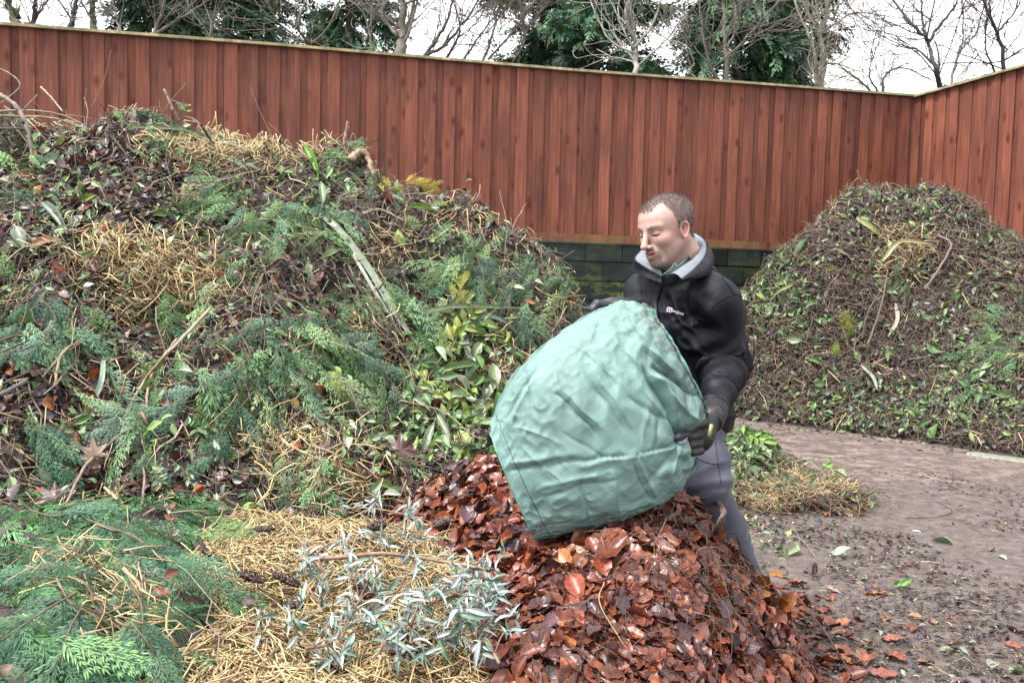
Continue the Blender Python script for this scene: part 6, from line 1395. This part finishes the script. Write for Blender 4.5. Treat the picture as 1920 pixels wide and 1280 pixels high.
# silver branches on the straw
SV = [(.52, .61, .58, 3), (.70, .77, .75, 1.8), (.16, .27, .20, 2.2), (.30, .42, .36, 2.5)]; SB = (.36, .22, .14)
SH = [([(610, 985, .05), (690, 990, .05), (775, 1022, .07), (700, 1000, .05)][:3], .045, .0035, 'silvery-leaved branch lying highest, along the top of the straw'),
 ([(560, 1085, .06), (640, 1110, .08), (750, 1115, .10), (830, 1140, .12), (885, 1132, .13)], .07, .0065, 'thickest pale cut branch with silvery leaves and a sawn white end'),
 ([(850, 1145, .10), (790, 1200, .07), (740, 1270, .05)], .06, .0045, 'forked side branch with silvery leaves going down to the bottom edge'),
 ([(640, 1240, .05), (700, 1190, .07), (790, 1180, .09), (900, 1200, .08)], .06, .004, 'silver branch crossing low beneath the thickest one'),
 ([(560, 1275, .05), (640, 1230, .06), (690, 1150, .08)], .055, .0035, 'silver branch rising from the bottom edge at the straw side'),
 ([(880, 1280, .06), (900, 1220, .10), (915, 1160, .12)], .06, .004, 'upright dark-stemmed silver branch over the copper leaves'),
 ([(960, 1280, .05), (930, 1230, .07), (870, 1180, .09)], .055, .0035, 'silver branch closest to the copper leaves at the bottom'),
 ([(650, 1140, .06), (700, 1080, .08), (780, 1060, .08)], .05, .003, 'slender silver branch reaching up toward the leaf heap'),
 ([(590, 1190, .05), (600, 1130, .07), (580, 1080, .06)], .045, .003, 'small silver branch end over the straw, furthest toward the clippings'),
 ([(700, 1290, .06), (770, 1240, .08), (850, 1250, .08)], .06, .0035, 'silver branch with the largest leaves at the very bottom'),
 ([(460, 1205, .03), (530, 1225, .04), (640, 1275, .04)], .03, .003, 'reddish nearly bare stem running over the lower straw')]
for k, (pts, rs, sr, lab) in enumerate(SH):
    put_shoot(pts, .040 if k != 9 else .052, (8 if k in (0, 7, 8) else 18) if k < 10 else 2, SV if k != 5 else SV[2:]+SV[:1], lab, tm=LANCE, name='silver_leaved_branch', stem=SB if k != 5 else (.12, .07, .06), sr=sr, rosette=(rs if k not in (0, 7, 8) else rs*.6) if k < 10 else .02, spread=.8)
# dried flower heads
def put_head(px, py, L, r, ang, label, cl=(.085, .045, .04)):
    a, n = surf(px, py, .045); d = nrm(math.cos(ang)*rt+math.sin(ang)*up+n*.2); m_ = 420; k = rng.random(m_); rad = r*np.sqrt(np.clip(np.sin(k*2.9+.1), .05, 1)); o = nrm(rng.normal(size=(m_, 3))); o = nrm(o-d*(o@d)[:, None])
    p = a+d*(k[:, None]-.5)*L+o*rad[:, None]*rng.random((m_, 1))**.4; mb = MB(); tube(mb, a+d*np.linspace(-.9, .5, 6)[:, None]*L, .0015, 5, (.12, .07, .06), True)
    cc = pick([(*cl, 2), (cl[0]*1.8, cl[1]*1.7, cl[2]*1.6, 1)], m_, .2)
    for j in range(4): s_ = slice(j, None, 4); mb.inst(BROAD_S[j], p[s_], frames(o[s_], d+rng.normal(size=(len(p[s_]), 3))*.6), np.full(len(p[s_]), .009), cc[s_])
    return one(mb, 'dried_flower_head', M['wetleaf'], label, 'flower head')
put_head(455, 1118, .06, .012, -.5, 'dark brown dried flower spike on the middle of the straw')
put_head(430, 1158, .055, .012, -.15, 'dark brown dried flower spike lower on the straw, nearest the clippings')
put_head(500, 1030, .05, .008, -.2, 'purple-brown dried spike near the top of the straw')
put_head(530, 1120, .07, .011, -.6, 'reddish-brown dried spike by the silver leaves')
put_head(548, 1180, .05, .008, -.3, 'faint reddish spike low in the straw')
put_head(690, 1020, .05, .016, .1, 'round brown seed head beside the top silver branch')
put_head(850, 1005, .05, .016, .15, 'round brown seed head lying on the copper leaves')
put_head(680, 1145, .06, .016, -.9, 'brown seed head between the silver branches')
put_head(720, 1240, .055, .014, .0, 'wide brown seed head near the bottom of the silver branches')
put_head(770, 1250, .05, .013, -.7, 'second wide brown seed head right of the wide one')
put_head(1527, 1085, .045, .012, 1.5, 'upright brown seed head standing at the edge of the copper leaves')
put_head(1298, 930, .045, .016, .3, 'small pink-purple heather tuft between the sack and the trouser leg', (.42, .20, .36))

# sticks and stems
LTW = (.42, .34, .24); MTW = (.26, .19, .14); DTW = (.10, .075, .065)
put_stick([(0, 178, 0, 4.1), (35, 205, 0, 4.1), (55, 250, 0, 4.1), (62, 300, 0, 4.1)], .012, .009, (.34, .27, .22), 'thick arching grey stick at the far left crest', 'stick')
put_stick([(-40, 212, 0, 4.15), (40, 207, 0, 4.2), (110, 214, 0, 4.25), (160, 235, 0, 4.25)], .005, .003, LTW, 'upper of the level pale stems on the far left crest', side=2)
put_stick([(-40, 216, 0, 4.1), (30, 218, 0, 4.15), (100, 222, 0, 4.2), (170, 245, 0, 4.25)], .006, .003, (.36, .34, .2), 'lower of the level pale stems on the far left crest', side=2)
put_stick([(-40, 244, 0, 4.1), (45, 242, 0, 4.15), (110, 262, 0, 4.2)], .006, .003, DTW, 'dark bent stem below the level pale stems')
put_stick([(-20, 122, 0, 4.2), (18, 138, 0, 4.2), (37, 162, 0, 4.2), (0, 195, 0, 4.15)], .0035, .0022, (.4, .34, .22), 'thin kinked straw-coloured stem above the far left crest')
put_stick([(76, 163, 0, 4.25), (95, 182, 0, 4.25), (118, 210, 0, 4.25)], .005, .004, (.62, .56, .46), 'short pale cut twig leaning at the left crest')
put_stick([(45, 205, 0, 4.2), (70, 178, 0, 4.25)], .004, .003, MTW, 'short brown twig end near the pale cut twig', n=8)
put_stick([(170, 205, 0, 4.3), (195, 150, 0, 4.3), (208, 95, 0, 4.3)], .0022, .0012, (.3, .2, .14), 'long thin twig standing tall against the fence', side=1)
put_stick([(226, 235, 0, 4.35), (222, 190, 0, 4.35), (224, 150, 0, 4.35)], .004, .002, (.06, .05, .06), 'thin dark upright twig on the crest')
put_stick([(336, 228, 0, 4.42), (322, 200, 0, 4.4), (308, 168, 0, 4.4)], .009, .006, (.30, .25, .22), 'stout grey broken stick poking up on the crest', side=2)
put_stick([(296, 225, 0, 4.42), (320, 190, 0, 4.4), (350, 155, 0, 4.4)], .0022, .0014, (.36, .24, .16), 'fine reddish twig crossing behind the stout grey stick')
put_stick([(520, 275, 0, 4.45), (490, 215, 0, 4.45), (470, 165, 0, 4.45)], .002, .001, (.3, .2, .14), 'hair-thin twig leaning above the straw crest')
put_stick([(400, 300, .04), (370, 260, .07), (335, 238, .06)], .006, .004, DTW, 'dark stem lying along the crest conifer branch')
put_stick([(640, 330, .03), (645, 275, 0, 4.5), (652, 228, 0, 4.5)][1:], .010, .006, (.36, .24, .17), 'peeled orange-brown stub standing on the crest', n=10)
put_stick([(648, 300, 0, 4.5), (662, 250, 0, 4.5), (672, 285, 0, 4.5)], .003, .002, (.32, .24, .16), 'bent twig beside the orange-brown stub')
put_stick([(602, 248, 0, 4.5), (640, 275, 0, 4.5), (672, 305, 0, 4.5)], .004, .003, (.26, .32, .16), 'green stem slanting past the orange-brown stub')
put_stick([(648, 318, .03), (668, 312, .06), (692, 345, .02)], .020, .013, (.42, .30, .20), 'curved thick brown log end below the crest', 'curved_log', cat='log')
put_stick([(672, 418, .03), (700, 412, .05), (760, 428, .02)], .007, .004, (.36, .29, .22), 'grey-brown crooked stick on the right shoulder', side=1)
put_stick([(1010, 475, 0, 4.75), (985, 430, 0, 4.75), (975, 440, 0, 4.75)], .003, .002, MTW, 'curled twig over the wall at the right shoulder', n=9)
put_stick([(850, 425, 0, 4.75), (885, 375, 0, 4.75), (893, 362, 0, 4.75)], .0035, .002, (.44, .34, .24), 'pale forked twig tip against the fence', side=1)
put_stick([(958, 440, 0, 4.8), (968, 412, 0, 4.8), (980, 395, 0, 4.8)], .003, .002, (.5, .4, .3), 'kinked pale twig tip at the shoulder against the fence', side=1)
put_stick([(1000, 450, 0, 4.7), (1030, 470, 0, 4.65), (1062, 500, 0, 4.6)], .002, .001, (.14, .1, .1), 'thin dark stem arching over the dark wall')
put_stick([(418, 628, .10), (360, 680, .08), (300, 735, .04), (250, 790, .02)], .0065, .004, (.50, .38, .26), 'long pale stick slanting over the left middle of the heap', side=1)
put_stick([(328, 668, .05), (290, 730, .03), (290, 800, .02)], .007, .005, (.36, .26, .2), 'short rough stick crossing the long pale one')
put_stick([(330, 625, .03), (400, 680, .05), (455, 750, .02)], .0025, .0015, MTW, 'thin brown stem crossing the long pale stick', side=1)
put_stick([(215, 840, .03), (170, 890, .05), (130, 962, .02)], .006, .004, (.30, .22, .16), 'brown stick pointing down the lower left slope', side=1)
put_stick([(85, 740, .02), (105, 690, .04), (128, 665, .03)], .006, .004, (.40, .28, .18), 'orange-brown stick on the left slope')
put_stick([(0, 772, .03), (38, 750, .04)], .009, .008, (.14, .13, .14), 'thick dark grey stick end at the left edge', n=8)
put_stick([(110, 350, .03), (140, 375, .04), (170, 400, .02)], .004, .003, (.09, .08, .1), 'thin blackish stick on the dark upper slope')
put_stick([(20, 510, .03), (50, 495, .04), (72, 480, .03)], .004, .003, (.44, .34, .24), 'pale stick end beside the pinkish curled leaf', n=8)
put_stick([(535, 850, .04), (590, 880, .07), (660, 920, .04)], .005, .003, (.58, .44, .22), 'long straw-coloured cane above the straw heap')
put_stick([(262, 975, .03), (262, 930, .05), (258, 890, .03)], .004, .003, (.3, .2, .2), 'thin dark upright stem in the hollow above the clippings')
put_stick([(205, 930, .02), (232, 968, .04)], .005, .004, (.56, .40, .24), 'short pale snapped stick above the clippings', n=8)
put_stick([(285, 790, .04), (295, 800, .06), (302, 815, .04)], .012, .005, (.55, .30, .24), 'split pinkish wood splinter in the lower middle', n=8)
put_stick([(690, 620, .04), (730, 690, .06), (790, 750, .04), (870, 770, .05)], .003, .002, MTW, 'long thin stem curving through the hollow left of the sack', side=2)
put_stick([(740, 780, .04), (830, 790, .07), (890, 840, .05), (930, 832, .05)], .0035, .002, (.36, .25, .18), 'arched brown stem reaching the sack mouth', side=2)
put_stick([(-20, 1052, .03), (42, 1012, .03)], .018, .014, (.085, .065, .065), 'dark wet log end in the clippings at the left edge', 'log', n=8, cat='log')
put_stick([(-40, 1255, .01), (60, 1290, .01)], .018, .013, (.26, .19, .15), 'pale scaly log in the very corner at the bottom left', 'log', n=8, cat='log')
put_stick([(235, 1110, .05), (260, 1150, .06), (290, 1190, .03)], .0045, .003, (.52, .36, .2), 'orange straw cane on the clippings', n=9)
put_stick([(1320, 1012, .03), (1313, 985, .07), (1311, 965, .09)], .009, .007, (.16, .10, .08), 'broken bark stump standing on the leaf heap before the trouser leg', 'broken_stub', n=9)
put_stick([(1375, 1000, .04), (1372, 975, .08), (1360, 958, .09)], .0045, .004, (.46, .36, .22), 'short bent pale twig over the trouser leg', n=9)
put_stick([(1490, 1130, .04), (1540, 1190, .03), (1590, 1270, .03)], .003, .002, (.2, .1, .09), 'thin reddish stem leaning on the edge of the copper leaves')
put_stick([(1525, 1180, .03), (1526, 1140, .05), (1527, 1090, .06)], .002, .0015, (.12, .06, .06), 'thin stalk under the upright seed head')
put_stick([(1140, 1110, .02), (1120, 1170, .04), (1160, 1230, .02)], .0018, .001, (.48, .32, .16), 'fine pale stem on the face of the copper leaves')
put_stick([(1730, 555, .06), (1775, 480, .12), (1745, 455, .08)], .014, .010, (.24, .16, .17), 'thick purple-grey bent stem on the far heap')
put_stick([(1625, 660, .05), (1640, 590, .12), (1662, 520, .08)], .012, .006, (.18, .12, .09), 'brown leaning stem in the middle of the far heap', side=2)
put_stick([(1612, 645, .05), (1625, 600, .12), (1650, 545, .08)], .009, .005, (.14, .1, .08), 'thinner brown stem beside the leaning one on the far heap', side=1)
put_stick([(1607, 320, 0, 8.9), (1620, 345, 0, 8.9), (1660, 352, 0, 8.9)], .005, .003, (.24, .18, .16), 'wiry twig sticking out at the top of the far heap', side=2)
put_stick([(1620, 1000, .01), (1720, 1020, .01)], .004, .002, DTW, 'thin dark twig lying on the mud', n=10)
put_stick([(1640, 1125, .008), (1660, 1118, .01), (1690, 1118, .008)], .003, .002, (.45, .3, .2), 'orange stalk beside the large copper leaf on the mud', n=8)
put_stick([(1470, 1010, .01), (1500, 1020, .03), (1530, 1050, .01)], .003, .002, (.4, .3, .2), 'curved pale stem lying beside the pale leaves', n=10)

# leaves fallen on the yard
FL = [(1640, 1118, .085, (.52, .20, .10)), (1715, 1160, .05, (.46, .22, .12)), (1745, 1170, .04, (.4, .18, .12)), (1712, 1183, .06, (.30, .10, .07)), (1620, 1210, .07, (.42, .16, .10)), (1672, 1205, .07, (.38, .15, .10)), (1680, 1240, .09, (.36, .12, .08)), (1625, 1240, .09, (.44, .17, .10)), (1735, 1245, .06, (.42, .20, .13)),
 (1655, 1270, .09, (.32, .11, .08)), (1895, 1215, .06, (.34, .11, .07)), (1905, 1188, .08, (.32, .16, .15)), (1560, 1175, .08, (.34, .12, .08)), (1590, 1190, .07, (.40, .13, .08)), (1580, 1230, .08, (.34, .11, .07)), (1540, 1150, .06, (.36, .13, .08)), (1860, 1035, .04, (.4, .2, .15)), (1800, 950, .04, (.3, .2, .17)), (1560, 1110, .06, (.46, .3, .26)), (1610, 1165, .06, (.4, .15, .1)), (1660, 1165, .05, (.42, .2, .13)), (1790, 1215, .05, (.4, .25, .1)), (1600, 1265, .09, (.36, .13, .08)), (1545, 1245, .09, (.32, .1, .07)), (1575, 1290, .09, (.36, .12, .08)), (1500, 1100, .07, (.34, .12, .09))]
for i, (x, y, s, c_) in enumerate(FL):
    a, n = surf(x, y, .012); mb = MB(); t = nrm(np.array([math.cos(i*2.4), math.sin(i*2.4), 0])); nn = nrm(n+rng.normal(size=3)*.22); mb.inst(BEECH[i % 9], a[None], frames(nn[None], t[None]), np.array([s*1.15]), np.array([c_]))
    one(mb, 'fallen_leaf', M['copper'], 'largest orange-brown fallen leaf on the open mud' if i == 0 else 'copper-brown dead leaf lying flat on the muddy yard', 'leaf', 'dead leaves fallen on the yard')
GL = [(1775, 1222, .05, (.34, .44, .26)), (1880, 1048, .05, (.42, .5, .34)), (1810, 1090, .04, (.34, .4, .2)), (1800, 1225, .05, (.36, .42, .34)), (1905, 1265, .06, (.36, .5, .22)), (1720, 1000, .05, (.5, .6, .45)), (1860, 1250, .07, (.42, .42, .34)), (1500, 955, .05, (.4, .5, .3)), (1460, 1030, .07, (.3, .46, .3)), (1770, 1020, .09, (.18, .28, .14)), (1840, 830, .06, (.3, .4, .25)), (1580, 812, .09, (.34, .52, .22)), (1620, 808, .09, (.34, .52, .28)), (1690, 815, .10, (.3, .46, .28))]
for i, (x, y, s, c_) in enumerate(GL):
    a, n = surf(x, y, .01); mb = MB(); t = nrm(np.array([math.cos(i*1.7), math.sin(i*1.7), 0])); nn = nrm(n+rng.normal(size=3)*.2); mb.inst(BROAD[i % 5], a[None], frames(nn[None], t[None]), np.array([s*1.2]), np.array([c_]))
    one(mb, 'green_fallen_leaf', M['leaf'], 'pale green leaf lying loose on the yard', 'leaf', 'green leaves loose on the yard')
# copper leaves slipping off the heap edge
for i, (x, y, Y, s, c_) in enumerate(((1432, 1090, 2.3, .075, (.55, .20, .05)), (1462, 1082, 2.32, .07, (.60, .24, .06)), (1475, 1130, 2.33, .08, (.50, .17, .05)), (1455, 1160, 2.3, .08, (.34, .10, .06)), (1432, 1215, 2.2, .085, (.30, .07, .04)), (1480, 1225, 2.3, .08, (.32, .08, .05)), (1400, 1200, 2.15, .06, (.26, .08, .06)), (1455, 1250, 2.25, .09, (.3, .08, .05)))):
    p = P(x, y, Y); g = float(hz(p[0], p[1])); p[2] = max(p[2], g+.02); mb = MB(); mb.inst(BEECH[(i*2) % 9], p[None], frames(nrm(rng.normal(size=(1, 3))+nrm(CAM-p)), rng.normal(size=(1, 3))), np.array([s*.95]), np.array([c_])*.75)
    one(mb, 'slipping_leaf', M['copper'], 'bright orange-brown leaf tumbling at the edge of the copper leaf heap', 'leaf', 'leaves tumbling off the heap edge')
# loose crumbs and litter over the yard
mb = MB()
class _G:
    pass
def gsample(n, x0, x1, y0, y1, pw=1.6):
    x = x0+(x1-x0)*rng.random(n); y = y0+(y1-y0)*rng.random(n)**pw; z = hz(x, y, [hE, hD, hA]); ok = z < .02; return x[ok], y[ok]
def litter(n, box_, tm, size, cols, wf, tilt=.35):
    x, y = gsample(n, *box_); p = np.stack([x, y, 0*x], -1); px, py, _ = proj(p); k = rng.random(len(x)) < wf(px, py, p); p = p[k]; m_ = len(p)
    nn = nrm(np.array([0, 0, 1.])+rng.normal(size=(m_, 3))*tilt); fr = frames(nn, rng.normal(size=(m_, 3))); sz = size[0]+(size[1]-size[0])*rng.random(m_)**2; c_ = pick(cols, m_); p[:, 2] = .008+.008*rng.random(m_); kk = rng.integers(len(tm), size=m_)
    for j in range(len(tm)): s_ = kk == j; mb.inst(tm[j], p[s_], fr[s_], sz[s_], c_[s_])
near = lambda px, py, p: np.clip(np.clip((py-900)/260, -1.2, .55)+1.25*fbm(p*1.7, 3, 4)-.12, .01, 1)
litter(24000, (.6, 4.2, 2.2, 6.0), BROAD_S, (.008, .042), [(.05, .035, .035, 4), (.09, .06, .055, 3), (.14, .10, .095, 3), (.035, .028, .03, 2)], near, .28)
litter(2600, (.6, 4.0, 2.2, 5.4), BROAD_S, (.012, .035), [(.24, .32, .2, 2), (.16, .24, .12, 2), (.36, .42, .3, .6)], lambda a, b, c: near(a, b, c)*.5)
litter(1500, (.6, 1.7, 2.2, 3.6), BEECH, (.04, .075), BRN, lambda px, py, p: np.clip(1.0-(px-1480-.35*(py-1100))/110, 0, 1)*np.clip((py-1080)/60, 0, 1))
litter(2600, (.7, 1.9, 3.2, 5.2), BROAD_S, (.015, .06), GRN+GREY+STR[:1], lambda px, py, p: np.exp(-((px-1400)/75)**2-((py-1000)/60)**2), .6)
litter(500, (.6, 3.4, 2.2, 5), BEECH, (.015, .04), BRN, lambda a, b, c: near(a, b, c)*.5)
litter(4000, (1.2, 5.5, 6.2, 8.3), BROAD_S, (.02, .06), DARK+GRN[:2], lambda px, py, p: np.clip(1-(py-800-.12*np.abs(px-1500))/22, 0, 1)*.8)
lit = mb.build('leaf_litter', M['wetleaf']); tag(lit, 'fine dark leaf litter and mud crumbs trodden over the yard', 'litter', kind='stuff')
mb = MB(); x, y = gsample(9000, .7, 4.0, 2.3, 5.6); p = np.stack([x, y, .008+0*x], -1); px_, py_, _ = proj(p); k = rng.random(len(x)) < near(px_, py_, p)*.75; p = p[k]; n = len(p); t = nrm(rng.normal(size=(n, 3))*[1, 1, .08])
add_stalks(mb, p, frames(np.tile([0, 0, 1.], (n, 1)), t), .02+.08*rng.random(n)**2, .0007+.001*rng.random(n), pick(TWG+STR[1:3], n), .1, 3)
lit = mb.build('twig_litter', M['bark']); tag(lit, 'small twigs and straw bits strewn over the muddy yard', 'litter', kind='stuff')
